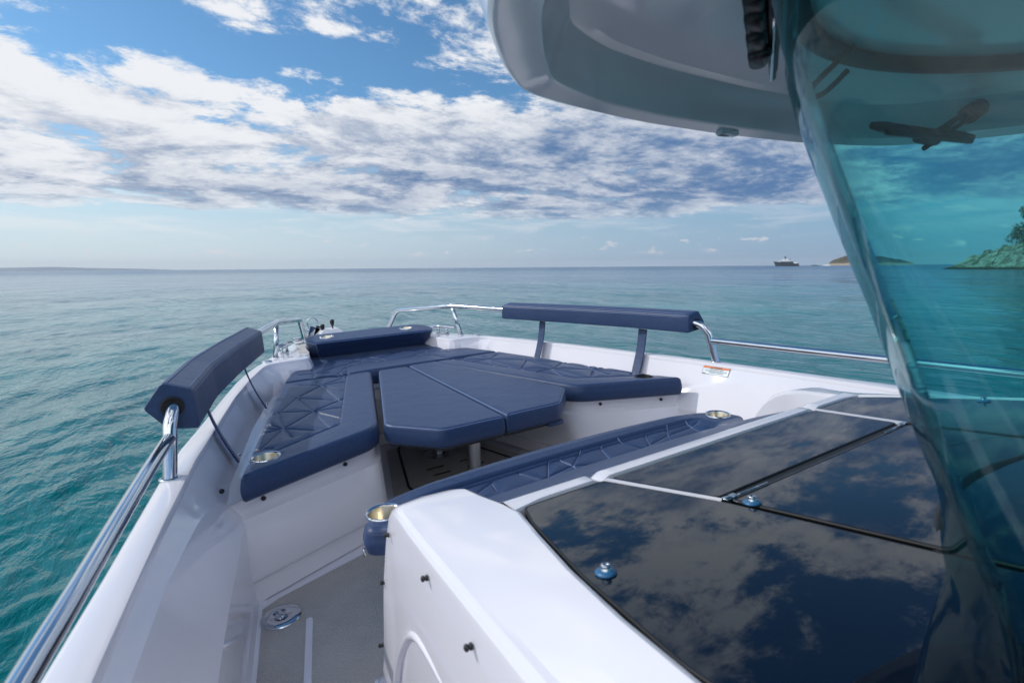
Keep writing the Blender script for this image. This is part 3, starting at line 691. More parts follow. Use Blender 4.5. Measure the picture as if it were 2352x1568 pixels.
# ------------------------------------------------------------------ cushions, table, backrests
P1= [(-1.094, 2.363, -1.054, 2.324), (-1.054, 2.324, -0.933, 2.557), (-0.933, 2.557, -0.76, 2.768), (-1.041, 2.626, -0.933, 2.557), (-1.013, 2.745, -0.933, 2.557), (-1.056, 2.534, -0.933, 2.557), (-1.054, 2.324, -1.103, 2.313), (-1.054, 2.324, -1.01, 2.298), (-1.054, 2.324, -1.057, 2.279), (-0.933, 2.557, -0.807, 2.426), (-0.933, 2.557, -0.908, 2.862), (-0.933, 2.557, -0.917, 2.397), (-0.908, 2.862, -0.76, 2.768), (-0.974, 2.92, -0.908, 2.862), (-0.908, 2.862, -0.782, 3.12), (-0.908, 2.862, -0.985, 2.823), (-0.76, 2.768, -0.606, 2.747), (-0.76, 2.768, -0.668, 2.542), (-0.76, 2.768, -0.751, 2.446), (-0.76, 2.768, -0.777, 3.072),
 (-0.76, 2.768, -0.596, 2.897), (-0.596, 2.897, -0.599, 3.342), (-0.596, 2.897, -0.768, 3.098), (-0.596, 2.897, -0.539, 2.976), (-0.596, 2.897, -0.579, 2.838), (-0.596, 2.897, -0.562, 2.894), (-0.599, 3.342, -0.76, 3.145), (-0.599, 3.342, -0.43, 3.468), (-0.599, 3.342, -0.71, 3.438), (-0.599, 3.342, -0.509, 3.091), (-0.599, 3.342, -0.442, 3.338), (-0.599, 3.342, -0.606, 3.458), (-0.43, 3.468, -0.384, 3.526), (-0.43, 3.468, -0.439, 3.551), (-0.43, 3.468, -0.418, 3.409), (-0.43, 3.468, -0.511, 3.565)]
F1= [(-0.608, 4.037, -0.562, 3.974), (-0.562, 3.974, -0.411, 4.099), (-0.411, 4.099, -0.279, 4.178), (-0.411, 4.099, -0.279, 3.937), (-0.432, 4.287, -0.411, 4.099), (-0.279, 3.937, -0.559, 3.735), (-0.279, 3.937, -0.171, 4.007), (-0.279, 3.937, -0.261, 3.833), (-0.279, 3.937, -0.414, 3.637), (-0.414, 3.637, -0.468, 3.563), (-0.414, 3.637, -0.341, 3.66), (-0.414, 3.637, -0.422, 3.561), (-0.559, 3.735, -0.657, 3.75), (-0.559, 3.735, -0.363, 3.585), (-0.559, 3.735, -0.603, 3.597), (-0.562, 3.974, -0.559, 3.735), (-0.165, 4.001, -0.279, 4.178), (-0.165, 4.001, -0.124, 4.12), (-0.124, 4.12, -0.028, 3.982), (-0.124, 4.12, -0.063, 4.191), (-0.165, 4.001, -0.212, 3.834), (-0.165, 4.001, -0.084, 3.858), (-0.028, 3.982, 0.122, 4.081), (-0.028, 3.982, -0.026, 3.837), (0.122, 4.081, 0.109, 4.16), (0.122, 4.081, 0.217, 4.155), (-0.028, 3.982, 0.141, 3.886), (0.212, 3.853, 0.251, 3.926), (0.251, 3.926, 0.128, 3.851), (0.251, 3.926, 0.269, 3.842), (0.251, 3.926, 0.357, 3.997), (0.357, 3.997, 0.252, 4.153), (0.403, 4.096, 0.322, 3.839), (0.403, 4.096, 0.5, 4.173), (0.361, 3.994, 0.494, 3.805), (0.403, 4.096, 0.497, 3.953), (0.497, 3.953, 0.626, 4.091), (0.497, 3.953, 0.494, 3.805)]
LQ= [(-0.47, 1.50, -0.398, 1.536), (-0.398, 1.536, -0.416, 1.45), (-0.278, 1.549, -0.237, 1.464), (-0.237, 1.464, -0.204, 1.45), (-0.139, 1.556, -0.216, 1.45), (-0.216, 1.462, -0.073, 1.489), (-0.073, 1.489, 0.024, 1.565), (-0.086, 1.556, -0.073, 1.489), (-0.073, 1.489, -0.08, 1.45), (-0.073, 1.489, 0.007, 1.45), (0.124, 1.56, 0.081, 1.45), (0.225, 1.568, 0.265, 1.45), (0.367, 1.55, 0.299, 1.45), (0.299, 1.467, 0.449, 1.497), (0.449, 1.497, 0.42, 1.45), (0.449, 1.497, 0.51, 1.56), (0.449, 1.497, 0.671, 1.512), (.62, 1.55, .60, 1.45)]
def quilt_h(segs, region, depth=.0065, w=.0042, puff=.008, pw=.035, edge=True):
    rs_ = [(*region[i], *region[(i+1) % len(region)]) for i in range(len(region))]
    def f(x, y):
        ins = inside(x, y, region); d = seg_dist(x, y, segs); e = seg_dist(x, y, rs_)
        dm = np.minimum(d, e)
        q = puff*(1-np.exp(-(dm/pw)**1.3))-depth*np.exp(-(d/w)**2)-.001
        plain = .007*(1-np.exp(-(e/.045)**1.2))
        return np.where(ins, q, plain)-depth*.8*np.exp(-(e/w)**2)
    return f
def cup_holder(par, x, y, z, tilt=(0, 0, 1), dark=False):
    g = G(); g.lathe([(.0455, -.004), (.050, .0015), (.054, .003), (.056, .0015), (.057, -.003)] if not dark else [(.040, -.004), (.043, .001), (.046, .0)], (x, y, z), 56, tilt)
    c = g.part('cup_holder', 'steel' if not dark else 'black_rubber', par)
    g = G(); g.lathe([(0, -.070), (.034, -.070), (.039, -.064), (.0445, -.004), (.046, -.001)], (x, y, z), 56, tilt); g.part('cup', 'brushed_steel' if not dark else 'black_rubber', c)
def hole(segs_f, x0, y0, r=.050, dp=.074):             # sinks the cushion under a cup holder
    def f(x, y):
        return segs_f(x, y)*np.clip((np.hypot(x-x0, y-y0)-r)/.02, 0, 1)-dp*(1/(1+np.exp((np.hypot(x-x0, y-y0)-r+.004)/.0012)))
    return f
def cushion(name, label, cat, poly, rad, zt, zb, hfun, group=None, re=.022, centre=None, zfun=None, n=640, mr=110, pipe=True, cups=(), segs=None):
    c0 = (np.mean([p[0] for p in poly]), np.mean([p[1] for p in poly]), zb)
    t = thing(name, label, cat, tuple(float(v) for v in c0), group)
    hf = hfun
    for (cx, cy, *_ ) in cups: hf = hole(hf, cx, cy)
    V, F, rim = cushion_mesh(poly, rad, zt, zb, hf, re, n, mr, centre, zfun)
    cov_ = part('cover', V, F, 'navy_fabric', t)
    if segs:
        g = G()
        for x0, y0, x1, y1 in segs:
            s_ = np.linspace(0, 1, max(4, int(math.hypot(x1-x0, y1-y0)/.012))); X_ = x0+(x1-x0)*s_; Y_ = y0+(y1-y0)*s_
            Z_ = (zfun(X_, Y_) if zfun is not None else zt)+hf(X_, Y_)+.0012
            ok = inside(X_, Y_, [tuple(p) for p in poly])
            P_ = [(a, b, c) for a, b, c, k in zip(X_, Y_, Z_, ok) if k]
            if len(P_) > 2: g.tube(P_, .0017, 5)
        merge(cov_, g, 'seam_sheen')  # pale strands put the groove highlight into colour
    if pipe:
        g = G(); g.tube(rim[::3]+np.array([0, 0, .001]), .0018, 6, closed=True); merge(cov_, g, 'navy_fabric')
        st_ = rim.copy(); g = G(); nrm = st_[:, :2]-np.array(c0[:2])
        # stitches just below the seam
        for i in range(0, len(st_)-2, 4):
            a = st_[i]; b = st_[i+2]; o = (a[:2]-np.array(c0[:2])); o = o/np.linalg.norm(o)*.0022
            g.add([(a[0]+o[0], a[1]+o[1], a[2]-.0075), (b[0]+o[0], b[1]+o[1], b[2]-.0075), (b[0]+o[0], b[1]+o[1], b[2]-.0096), (a[0]+o[0], a[1]+o[1], a[2]-.0096)], [[0, 1, 2, 3]])
        merge(cov_, g, 'navy_thread')
    return t
padP = [(-1.155, 2.025), (-.570, 2.285), (-.232, 3.53), (-.80, 3.545)]
mirror = lambda L: [(-x, y) for x, y in L]
mseg = lambda L: [(-a, b, -c, d) for a, b, c, d in L]
qr = [(-1.45, 2.05), (-1.12, 2.185), (-.70, 2.455), (-.69, 2.49), (-.385, 3.56), (-.37, 3.8), (-1.45, 3.8)]
plainf = lambda x, y: .008*(1-np.exp(-((seg_dist(x, y, [(-9, -9, -9, -9)])))))*0
cp = cushion('seat_cushion', 'navy quilted cushion left of the table, with a steel cup holder at its near corner', 'cushion', padP, [.02, .085, .05, .02], -.745, -.842, quilt_h(P1, qr), 'quilted bow seat cushions', cups=[(-1.048, 2.205)], segs=P1+[(-1.12, 2.185, -.70, 2.455), (-.69, 2.49, -.385, 3.56)])
cup_holder(cp, -1.048, 2.205, -.741)
cs_ = cushion('seat_cushion', 'navy quilted seat cushion right of the table, with an empty dark cup recess', 'cushion', mirror(padP), [.02, .085, .05, .02], -.745, -.842, quilt_h(mseg(P1), [(-x, y) for x, y in qr]), 'quilted bow seat cushions', cups=[(1.035, 2.215)], segs=mseg(P1+[(-1.12, 2.185, -.70, 2.455), (-.69, 2.49, -.385, 3.56)]))
cup_holder(cs_, 1.035, 2.215, -.742, dark=True)
padF = [(-.79, 3.56), (-.38, 3.575), (-.30, 3.555), (.30, 3.555), (.38, 3.575), (.79, 3.56), (.70, 3.85), (.58, 4.14), (.47, 4.50), (-.47, 4.50), (-.58, 4.14), (-.70, 3.85)]
qF = [(-.85, 3.54), (-.385, 3.54), (-.33, 3.80), (-.27, 3.835), (.0, 3.845), (.27, 3.835), (.33, 3.80), (.385, 3.54), (.85, 3.54), (.75, 4.2), (.4, 4.7), (-.4, 4.7), (-.75, 4.2)]
cushion('bow_sunpad', 'navy quilted cushion across the bow behind the bolster', 'cushion', padF, [.02, .02, .03, .03, .02, .02, .1, .1, .05, .05, .1, .1], -.742, -.842, quilt_h(F1, qF), centre=(0, 4.0), segs=F1)
# bolster
t = thing('bow_bolster', 'thick navy bolster with two steel cup holders lying across the bow', 'bolster', (0, 4.35, -.74))
g = G(); rings = []
def bol(y0, y1, x0, x1, z):                            # front y0 (aft side), half widths, rounded outline
    return [(x, y, z if not callable(z) else z(x, y)) for x, y in fillet([(-x0, y0), (x0+.06, y0), (x1+.05, y0+.10), (x1+.03, y1-.05), (x1-.04, y1), (-x1+.09, y1), (-x1+.02, y1-.05), (-x1, y0+.10)], [.03]*8, 6, True)]
zt = lambda x, y: -.603+.10*(y-4.17)
bprof = [(4.325, 4.50, .39, .45, -.745), (4.305, 4.52, .405, .47, -.738), (4.30, 4.525, .412, .478, -.725), (4.225, 4.515, .438, .495, -.655), (4.188, 4.503, .452, .505, lambda x, y: zt(x, y)-.016), (4.182, 4.495, .452, .503, lambda x, y: zt(x, y)-.006), (4.190, 4.485, .446, .497, lambda x, y: zt(x, y)-.001), (4.205, 4.470, .436, .486, zt)]
rings = [bol(*p) for p in bprof]
def densify(r, k=7):
    r = np.array(r); nx_ = np.roll(r, -1, 0); return [tuple(a+(b-a)*t/k) for a, b in zip(r, nx_) for t in range(k)]
bseam = list(rings[1]); rings = [densify(r) for r in rings]
for k in range(1, 70):
    s = 1-k/70; r0 = rings[len(bprof)-1]
    rings.append([(p[0]*s, 4.35+(p[1]-4.35)*s, 0) for p in r0])
R2 = []
for i, r in enumerate(rings):
    if i < len(bprof): R2.append(r); continue
    q = []
    for x, y, _ in r:
        z = zt(x, y)+.004*(1-math.exp(-max(.50-abs(x), 0)/.03))
        dd = math.hypot(abs(x)-.335, y-4.352); z -= .074/(1+math.exp(min((dd-.048)/.0012, 50))); q.append((x, y, z))
    R2.append(q)
# finer rings are needed round the two cups: cut them with real rims instead
g.loft(R2, True, True); cov = g.part('cover', 'navy_fabric', t, angle=75)
g = G()
for s in (-1, 1):
    o_ = .06 if s > 0 else 0; e = [(s*.412+o_, 4.302, -.728), (s*.440+o_, 4.225, -.655), (s*.456+o_, 4.186, -.612), (s*.500+o_, 4.285, -.597), (s*.488+o_*.6, 4.44, -.583)]
    g.tube([(p[0]*1.004, p[1]-.001, p[2]+.001) for p in smooth_path(e, 5)], .0020, 6)
g.tube([(x, y, z) for x, y, z in bseam], .0022, 6, closed=True)
merge(cov, g, 'navy_thread')
for s in (-1, 1):
    x0, y0 = s*.335, 4.352; z0 = zt(x0, y0)+.004
    ax = (0, -.10, 1)
    g = G(); g.lathe([(.046, .001), (.050, .004), (.055, .005), (.057, .003), (.058, -.002)], (x0, y0, z0), 56, ax); c = g.part('cup_holder', 'steel', t)
    g = G(); g.lathe([(0, -.0705), (.034, -.0705), (.039, -.064), (.045, 0), (.0465, .0015)], (x0, y0, z0), 56, ax); g.part('cup', 'brushed_steel', c)
bolster_cover = cov
# table: two padded leaves meeting on the centreline, on two pedestals
t = thing('table', 'navy padded table of two leaves between the bow seats, on two aluminium pedestals', 'table', (0, 2.8, FLOOR))
for s in (-1, 1):
    pl = [(x-.022+.058*(y-2.068)/1.46, y) for x, y in [(s*.006, 2.068), (s*.325, 2.068), (s*.525, 2.30), (s*.215, 3.53), (s*.006, 3.53)]]
    z0 = -.747 if s < 0 else -.742
    def hf(x, y, s=s): return .005*(1-np.exp(-np.minimum(np.abs(x+.022-.058*(y-2.068)/1.46)/.03, 3)))
    V, F, rim = cushion_mesh(pl, [.008, .035, .045, .02, .01], z0, -.838, hf, .018, 520, 60, bulge=.004)
    lf = part('leaf_cushion', V, F, 'navy_fabric', t)
    g = G(); g.tube(rim[::3]+np.array([0, 0, .001]), .0017, 6, closed=True); merge(lf, g, 'seam_sheen')
    g = G(); c0 = np.mean(pl, 0)
    for i in range(0, len(rim)-2, 3):
        a = rim[i]; b = rim[i+1]; o = (a[:2]-c0); o = o/np.linalg.norm(o)*.0022
        for dz in (.0075, .0115): g.add([(a[0]+o[0], a[1]+o[1], a[2]-dz), (b[0]+o[0], b[1]+o[1], b[2]-dz), (b[0]+o[0], b[1]+o[1], b[2]-dz-.0013), (a[0]+o[0], a[1]+o[1], a[2]-dz-.0013)], [[0, 1, 2, 3]])
    merge(lf, g, 'navy_thread')
    g = G(); g.slab([(x*.95, 2.8+(y-2.8)*.96) for x, y in (pl if s > 0 else pl[::-1])], -.838, -.856); g.part('leaf', 'black_plastic', t, smooth=False)
g = G(); g.box((.28, 2.09, -.848), (.09, .03, .02), .0, .004); g.part('catch', 'navy_fabric', t)
for y in (2.98, 2.47):
    g = G(); g.tube([(0, y, -.856), (0, y, -1.165)], .037, 32); g.tube([(0, y, -1.16), (0, y, FLOOR+.006)], .034, 32); g.tube([(0, y, -1.165), (0, y, -1.158)], .039, 32)
    lg = g.part('leg', 'anodised', t, angle=50)
    g = G(); g.lathe([(.095, .006), (.093, .010), (.06, .011), (.045, .011)], (0, y, FLOOR), 48)
    for a in range(6): g.lathe([(.007, .011), (.007, .013), (0, .014)], (.075*math.cos(a*1.047+.3), y+.075*math.sin(a*1.047+.3), FLOOR), 12)
    g.part('base_plate', 'anodised', lg)
# lounge cushion in front of the deck windows
LZ = ([.90, .95, 1.0, 1.08, 1.20, 1.32, 1.37, 1.405, 1.43, 1.445, 1.55, 1.562, 1.58, 1.62, 1.66, 1.70], [-.557, -.560, -.572, -.602, -.655, -.712, -.738, -.760, -.778, -.790, -.786, -.774, -.764, -.760, -.768, -.79])
lp = [(-.690, .965), (-.700, 1.30), (-.83, 1.405), (-.875, 1.43), (-.86, 1.52), (-.76, 1.615), (-.40, 1.665), (0, 1.685), (.40, 1.665), (.76, 1.615), (.86, 1.52), (.875, 1.43), (.83, 1.405), (.700, 1.30), (.690, .965)]
def lz(x, y):
    yy = y+.030*np.clip(np.abs(x)/.8, 0, 1)**2
    z = np.interp(yy, *LZ)
    # quilted trough only between the end rolls
    k = np.clip((np.abs(x)-.60)/.10, 0, 1); flat = np.interp(yy, [.9, 1.37, 1.46, 1.7], [-.557, -.738, -.765, -.768]); return z*(1-k)+np.minimum(flat, -.60+0*z if False else flat)*k
def lh(x, y):
    yy = y+.030*np.clip(np.abs(x)/.8, 0, 1)**2
    d = seg_dist(x, y, LQ); on = (yy > 1.44) & (yy < 1.565) & (np.abs(x) < .66)
    e = np.minimum(np.abs(yy-1.443), np.abs(yy-1.564))
    h = np.where(on, .005*(1-np.exp(-(np.minimum(d, e)/.02)**1.3))-.005*np.exp(-(d/.0042)**2), 0)
    h -= .004*np.exp(-(e/.0045)**2)*(np.abs(x) < .66)
    return h-.0022*np.exp(-((yy-1.115)/.0022)**2)
ct = cushion('lounge_cushion', 'long navy lounge cushion along the front of the black deck windows', 'cushion', lp, [.02, .01, .05, .08, .08, .1, .3, .3, .3, .1, .08, .08, .05, .01, .02], -.76, -.850, lh, re=.024, centre=(0, 1.40), zfun=lz, n=900, mr=120, cups=[(-.795, 1.512), (.795, 1.512)], segs=[(a, b, c, d) for a, b, c, d in LQ])
for s in (-1, 1): cup_holder(ct, s*.795, 1.512, -.763)
g = G()
for i in range(150):
    x = -.62+1.24*i/150; yy = 1.105-.03*(abs(x)/.8)**2; z = float(np.interp(1.105, *LZ))
    g.add([(x, yy, z+.0012), (x+.005, yy, z+.0012), (x+.005, yy-.0015, z+.0016), (x, yy-.0015, z+.0016)], [[0, 1, 2, 3]])
merge([c for c in ct.children if c.name.startswith('cover')][0], g, 'navy_thread')
g = G(); g.box((-.868, 1.50, -.868), (.006, .010, .026)); g.part('zip_pull', 'steel', ct)
# backrests on the rails
def backrest(sg, lab):
    t = thing('backrest', lab, 'backrest', (sg*1.12, 2.8, -.43), 'padded backrests on the bow rails')
    ys = np.linspace(2.03 if sg < 0 else 2.07, 3.60, 60); rings = []; zk_ = .036 if sg < 0 else .022; zt_, zb_, zm_ = (-.397, -.536, -.520) if sg < 0 else (-.386, -.492, -.482)
    def sec(y, sc_=1.0):
        xin = float(np.interp(y, [2.0, 2.5, 3.0, 3.3, 3.62], [1.262, 1.180, 1.052, .962, .868]))
        # inner-top, outer-top, outer, bottom, inner-bottom
        P = [(xin, zt_), (xin+.085, zt_+zk_), (xin+.145, -.44), (xin+.085, zm_), (xin-.004, zb_)]
        P = fillet(P, .012, 5, True); c = np.mean(P, 0)
        return [(sg*(c[0]+(p[0]-c[0])*sc_), y, c[1]+(p[1]-c[1])*sc_) for p in P]
    for k in (.0, .3, .7, .93): rings.append([(x, y, z) for x, y, z in sec(ys[0], max(k, .02))])
    rings[-1] = sec(ys[0], .965); rings += [sec(ys[0]+.008, 1.0)]
    rings += [sec(y) for y in ys[1:-1]]
    rings += [sec(ys[-1]-.008), sec(ys[-1], .965), sec(ys[-1], .02)]
    if sg < 0: rings = rings[::-1]
    g = G(); g.loft(rings, True, False); bc_ = g.part('cover', 'navy_fabric', t, angle=50)
    g = G()
    for off in (0, 1, 2):
        idx = {0: 0, 1: 0, 2: 0}[off]
    def edge(i, dx, dz):
        L_ = []
        for y in ys[1:-1]:
            xin = float(np.interp(y, [2.0, 2.5, 3.0, 3.3, 3.62], [1.262, 1.180, 1.052, .962, .868]))
            P = [(xin, zt_), (xin+.085, zt_+zk_)]; L_.append((sg*(P[i][0]+dx), y, P[i][1]+dz))
        return L_
    g.tube(edge(0, .012, .0055), .0013, 6); g.tube(edge(0, -.0008, -.014), .0013, 6); g.tube(edge(1, -.012, -.004), .0013, 6)
    merge(bc_, g, 'navy_thread')
    # sleeve where the rail enters
    g = G(); xin = 1.262; c = (sg*(xin+.058), ys[0]-.004, -.445)
    g.lathe([(.034, 0), (.034, .004), (.029, .006), (.027, .001), (.0, .001)], c, 28, (0, -1, 0)); g.part('rail_sleeve', 'black_rubber', t)
    for (fx, fy, fz), (tx, ty, tz) in (((1.138, 2.40, -.80), (1.235, 2.42, -.50)), ((.935, 3.23, -.80), (1.03, 3.26, -.50))):
        g = G(); f_ = np.array([fx, fy, fz]); tt = np.array([tx, ty, tz]); rings = []
        for s in np.linspace(0, 1, 9):
            p = f_+(tt-f_)*s+np.array([.012*math.sin(s*3.14), 0, 0]); w = .034 if s > .15 else .034*(.75+s*1.6)
            rings.append([(sg*(p[0]-.004), p[1]-w, p[2]), (sg*(p[0]+.004), p[1]-w, p[2]), (sg*(p[0]+.004), p[1]+w, p[2]), (sg*(p[0]-.004), p[1]+w, p[2])])
        g.loft(rings if sg > 0 else rings[::-1], True, True); br = g.part('strap', 'navy_fabric', t, smooth=False)
        g = G(); g.lathe([(.010, 0), (.010, .003), (.006, .008), (0, .010)], (sg*(fx-.004), fy, fz+.025), 18, (-sg, 0, 0)); g.part('strap_screw', 'steel', br)
    g = G(); g.box((sg*1.05 if sg < 0 else .925, 3.30 if sg < 0 else 3.46, -.552), (.004, .008, .03)); g.part('zip_pull', 'steel', t)
    return t
backrest(-1, 'navy backrest on the left rail, seen end on with the steel tube running into it')
backrest(1, 'long navy backrest on the right rail, held by two broad straps')
# ------------------------------------------------------------------ sea
def water():
    na, rr = 1100, [0.0]
    r = .35
    R_ = []
    while r < 19000:
        R_.append(r); r *= 1.0105 if r < 60 else (1.03 if r < 600 else 1.12)
    R_ = np.array(R_); nr = len(R_)
    # denser angular sampling inside the view
    th = np.concatenate([np.linspace(YAW-.95, YAW+.95, 900, endpoint=False), np.linspace(YAW+.95, YAW-.95+2*math.pi, 200, endpoint=False)])
    na = len(th)
    RR, TH = np.meshgrid(R_, th, indexing='ij')
    x = RR*np.sin(TH)+CAMW.x; y = RR*np.cos(TH)+CAMW.y; z = np.zeros_like(x)
    cell = np.maximum(RR*(1.9/900), np.gradient(R_)[:, None]*np.ones_like(RR))
    rng = np.random.RandomState(5)
    wd = 2.45                                           # wave travel direction
    for k in range(90):
        lam = 0.16*(1.062**k); 
        a = wd+rng.normal(0, .42); kx, ky = math.cos(a)*2*math.pi/lam, math.sin(a)*2*math.pi/lam; ph = rng.uniform(0, 6.28)
        amp = .0025*lam**.5*(1 if lam < 9 else .8)
        att = np.clip((lam/cell-2.2)/3, 0, 1)
        p = kx*x+ky*y+ph+.6*np.sin(.31*x+.17*y+k)
        z += amp*att*(np.sin(p)+.25*np.cos(2*p))
    n = nr*na
    V = np.stack([x, y, z], -1).reshape(-1, 3)
    i = np.arange(nr-1)[:, None]; j = np.arange(na)[None]; j2 = (j+1) % na
    F = np.stack([i*na+j, i*na+j2, (i+1)*na+j2, (i+1)*na+j], -1).reshape(-1, 4)[:, ::-1]
    V = np.vstack([V, [[CAMW.x, CAMW.y, 0]]]); tri = [(n, (q+1) % na, q) for q in range(na)]
    me = bpy.data.meshes.new('water'); me.vertices.add(len(V)); me.vertices.foreach_set('co', V.astype(np.float32).ravel())
    L4 = F.ravel(); L3 = np.array(tri).ravel(); me.loops.add(len(L4)+len(L3)); me.loops.foreach_set('vertex_index', np.concatenate([L4, L3]).astype(np.int32))
    me.polygons.add(len(F)+len(tri)); me.polygons.foreach_set('loop_start', np.concatenate([np.arange(len(F))*4, len(L4)+np.arange(len(tri))*3]).astype(np.int32))
    me.update(calc_edges=True); me.validate(); me.polygons.foreach_set('use_smooth', [True]*len(me.polygons))
    o = link(bpy.data.objects.new('water', me)); o['kind'] = 'structure'
    mt = bpy.data.materials.new('sea_water'); mt.use_nodes = True; nt = mt.node_tree; h = N(nt); b = nt.nodes['Principled BSDF']
    geo = nt.nodes.new('ShaderNodeNewGeometry'); pos = geo.outputs['Position']
    s1 = h.n('ShaderNodeMapping', i_Vector=pos); s1.inputs['Rotation'].default_value = (0, 0, -.9); s1.inputs['Scale'].default_value = (1, .45, 1)
    v = s1.outputs[0]
    a1 = h.noise(v, 9.0, 4, .6, .4); a2 = h.noise(v, 1.7, 4, .6, .6); a3 = h.noise(v, .22, 4, .6, .5); a4 = h.noise(v, .02, 4, .6)
    hh = h.m('ADD', h.m('ADD', h.m('MULTIPLY', a1, .036), h.m('MULTIPLY', a2, .12)), h.m('ADD', h.m('MULTIPLY', a3, .75), h.m('MULTIPLY', a4, 3.5)))
    bp = h.n('ShaderNodeBump', i_Height=hh, i_Distance=1.0, i_Strength=h.ss(h.noise(pos, .018, 3, .6), .35, .65, .65, 1.15)); nt.links.new(bp.outputs[0], b.inputs['Normal'])
    # sand shoals and weed beds show as turquoise and dark patches
    pv = h.n('ShaderNodeMapping', i_Vector=pos); pv.inputs['Rotation'].default_value = (0, 0, YAW); pv.inputs['Scale'].default_value = (.45, 1, 1)
    pt = h.noise(pv.outputs[0], .045, 4, .55, .3); p2 = h.noise(pv.outputs[0], .012, 3, .55)
    sp = h.n('ShaderNodeSeparateXYZ', i_0=pos); dist = h.m('SQRT', h.m('ADD', h.m('POWER', sp.outputs[0], 2), h.m('POWER', sp.outputs[1], 2)))
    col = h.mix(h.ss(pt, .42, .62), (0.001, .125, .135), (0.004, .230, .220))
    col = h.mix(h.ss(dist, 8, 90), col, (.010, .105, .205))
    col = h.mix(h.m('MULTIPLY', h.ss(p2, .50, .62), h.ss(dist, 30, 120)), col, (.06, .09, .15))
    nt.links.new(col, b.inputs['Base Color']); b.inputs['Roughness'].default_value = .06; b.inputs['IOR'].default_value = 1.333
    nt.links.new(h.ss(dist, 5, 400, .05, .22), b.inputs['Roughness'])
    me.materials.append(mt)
water()
# ------------------------------------------------------------------ far things (world coordinates: az from the bow axis towards starboard)
def at(px, d):                                          # a spot on the sea at distance d in the direction of photo column px
    az = YAW+math.atan((px-1176)/1200.0); return np.array([CAMW.x+d*math.sin(az), d*math.cos(az), 0.0]), az
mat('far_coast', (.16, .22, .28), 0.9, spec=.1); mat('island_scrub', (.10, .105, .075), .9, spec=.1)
def rockm(h, b, tc):
    pos = tc.outputs['Object']; n1 = h.noise(pos, .35, 8, .7, .5); n2 = h.noise(pos, 1.5, 6, .7)
    nt = h.nt; sp = h.n('ShaderNodeSeparateXYZ', i_0=pos)
    c = h.mix(h.ss(n1, .4, .6), (.17, .15, .11), (.50, .46, .38)); c = h.mix(h.ss(n2, .5, .68), c, (.20, .17, .12))
    c = h.mix(h.ss(sp.outputs[2], 1.2, .3), c, (.05, .045, .03)); nt.links.new(c, b.inputs['Base Color'])
    bp = h.n('ShaderNodeBump', i_Height=h.m('ADD', n1, h.m('MULTIPLY', n2, .4)), i_Distance=.9, i_Strength=1.0); nt.links.new(bp.outputs[0], b.inputs['Normal'])
mat('rock', (.3, .27, .2), .9, spec=.2, extra=rockm)
def islm(h, b, tc):
    sp = h.n('ShaderNodeSeparateXYZ', i_0=tc.outputs['Object']); n1 = h.noise(tc.outputs['Object'], .03, 6, .65); n2 = h.noise(tc.outputs['Object'], .012, 5, .6)
    c = h.mix(h.ss(n1, .40, .62), (.055, .055, .038), (.13, .115, .08))
    zz = h.m('ADD', sp.outputs[2], h.m('MULTIPLY', h.m('SUBTRACT', n2, .5), 12)); c = h.mix(h.ss(zz, 11, 7), c, (.36, .29, .21)); h.nt.links.new(c, b.inputs['Base Color'])
mat('island', (.1, .1, .07), .95, spec=.1, extra=islm)
def ridge(name, path, hf, depth, m, kind='structure', n=200, rows=14, rough=.0, seed=1):
    rng = np.random.RandomState(seed); P = np.array(path); d = np.r_[0, np.cumsum(np.linalg.norm(np.diff(P, axis=0), axis=1))]; t = np.linspace(0, d[-1], n)
    bx = np.interp(t, d, P[:, 0]); by = np.interp(t, d, P[:, 1]); tx = np.gradient(bx); ty = np.gradient(by); L_ = np.hypot(tx, ty); nx, ny = ty/L_, -tx/L_
    c = np.array([CAMW.x, CAMW.y]); s = np.sign((bx-c[0])*nx+(by-c[1])*ny); nx, ny = nx*s, ny*s
    from mathutils import noise as mn
    g = G(); rings = []
    for k in range(rows+1):
        u = k/rows; prof = math.sin(min(u*1.35, 1)*math.pi/2)**.75 if u < .74 else math.cos((u-.74)/.26*math.pi/2)
        q = []
        for i in range(n):
            H = hf(i/(n-1)); q3 = Vector((bx[i]+nx[i]*depth*u, by[i]+ny[i]*depth*u, H*prof)); w3 = (mn.turbulence(q3*.11, 4, True)-.7)*3.2*rough+(mn.ridged_multi_fractal(q3*.35, 1.0, 2.1, 4, 1.0, 2.0)-1.0)*.8*rough if rough else 0; j = w3 if 0 < k < rows else 0
            q.append((bx[i]+nx[i]*depth*u+j, by[i]+ny[i]*depth*u+j*.7, -1+(H+1)*prof+w3*(.9 if 0 < k < rows else 0)*min(H/7, 1)))
        rings.append(q)
    g.loft(rings); me = bpy.data.meshes.new(name); me.from_pydata(g.v, [], g.f); me.update(); me.materials.append(M[m])
    o = link(bpy.data.objects.new(name, me)); o['kind'] = kind; me.polygons.foreach_set('use_smooth', [rough == 0]*len(me.polygons)); return o
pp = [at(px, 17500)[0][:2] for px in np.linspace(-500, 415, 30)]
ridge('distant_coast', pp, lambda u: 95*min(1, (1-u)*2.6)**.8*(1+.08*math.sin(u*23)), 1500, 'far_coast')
pp = [at(px, 2600)[0][:2] for px in np.linspace(1896, 2090, 60)]
ridge('island_hill', pp, lambda u: 6+36*min(1, u*5.0)**.6*(1+.03*math.sin(u*31))*min(1, (1-u)*2.2)**.7 if u > .015 else 2.5, 260, 'island', rough=.8, seed=3)
def rh(u): return (1.2+min(20, 13.5*(u*3.3)**.75))*(1+.16*math.sin(u*37)+.10*math.sin(u*83+1))+(.8 if int(u*23) % 2 else 0)
pp = [at(px, 250-20*u_)[0][:2] for px, u_ in zip(np.linspace(2128, 2900, 60), np.linspace(0, 3, 60))]
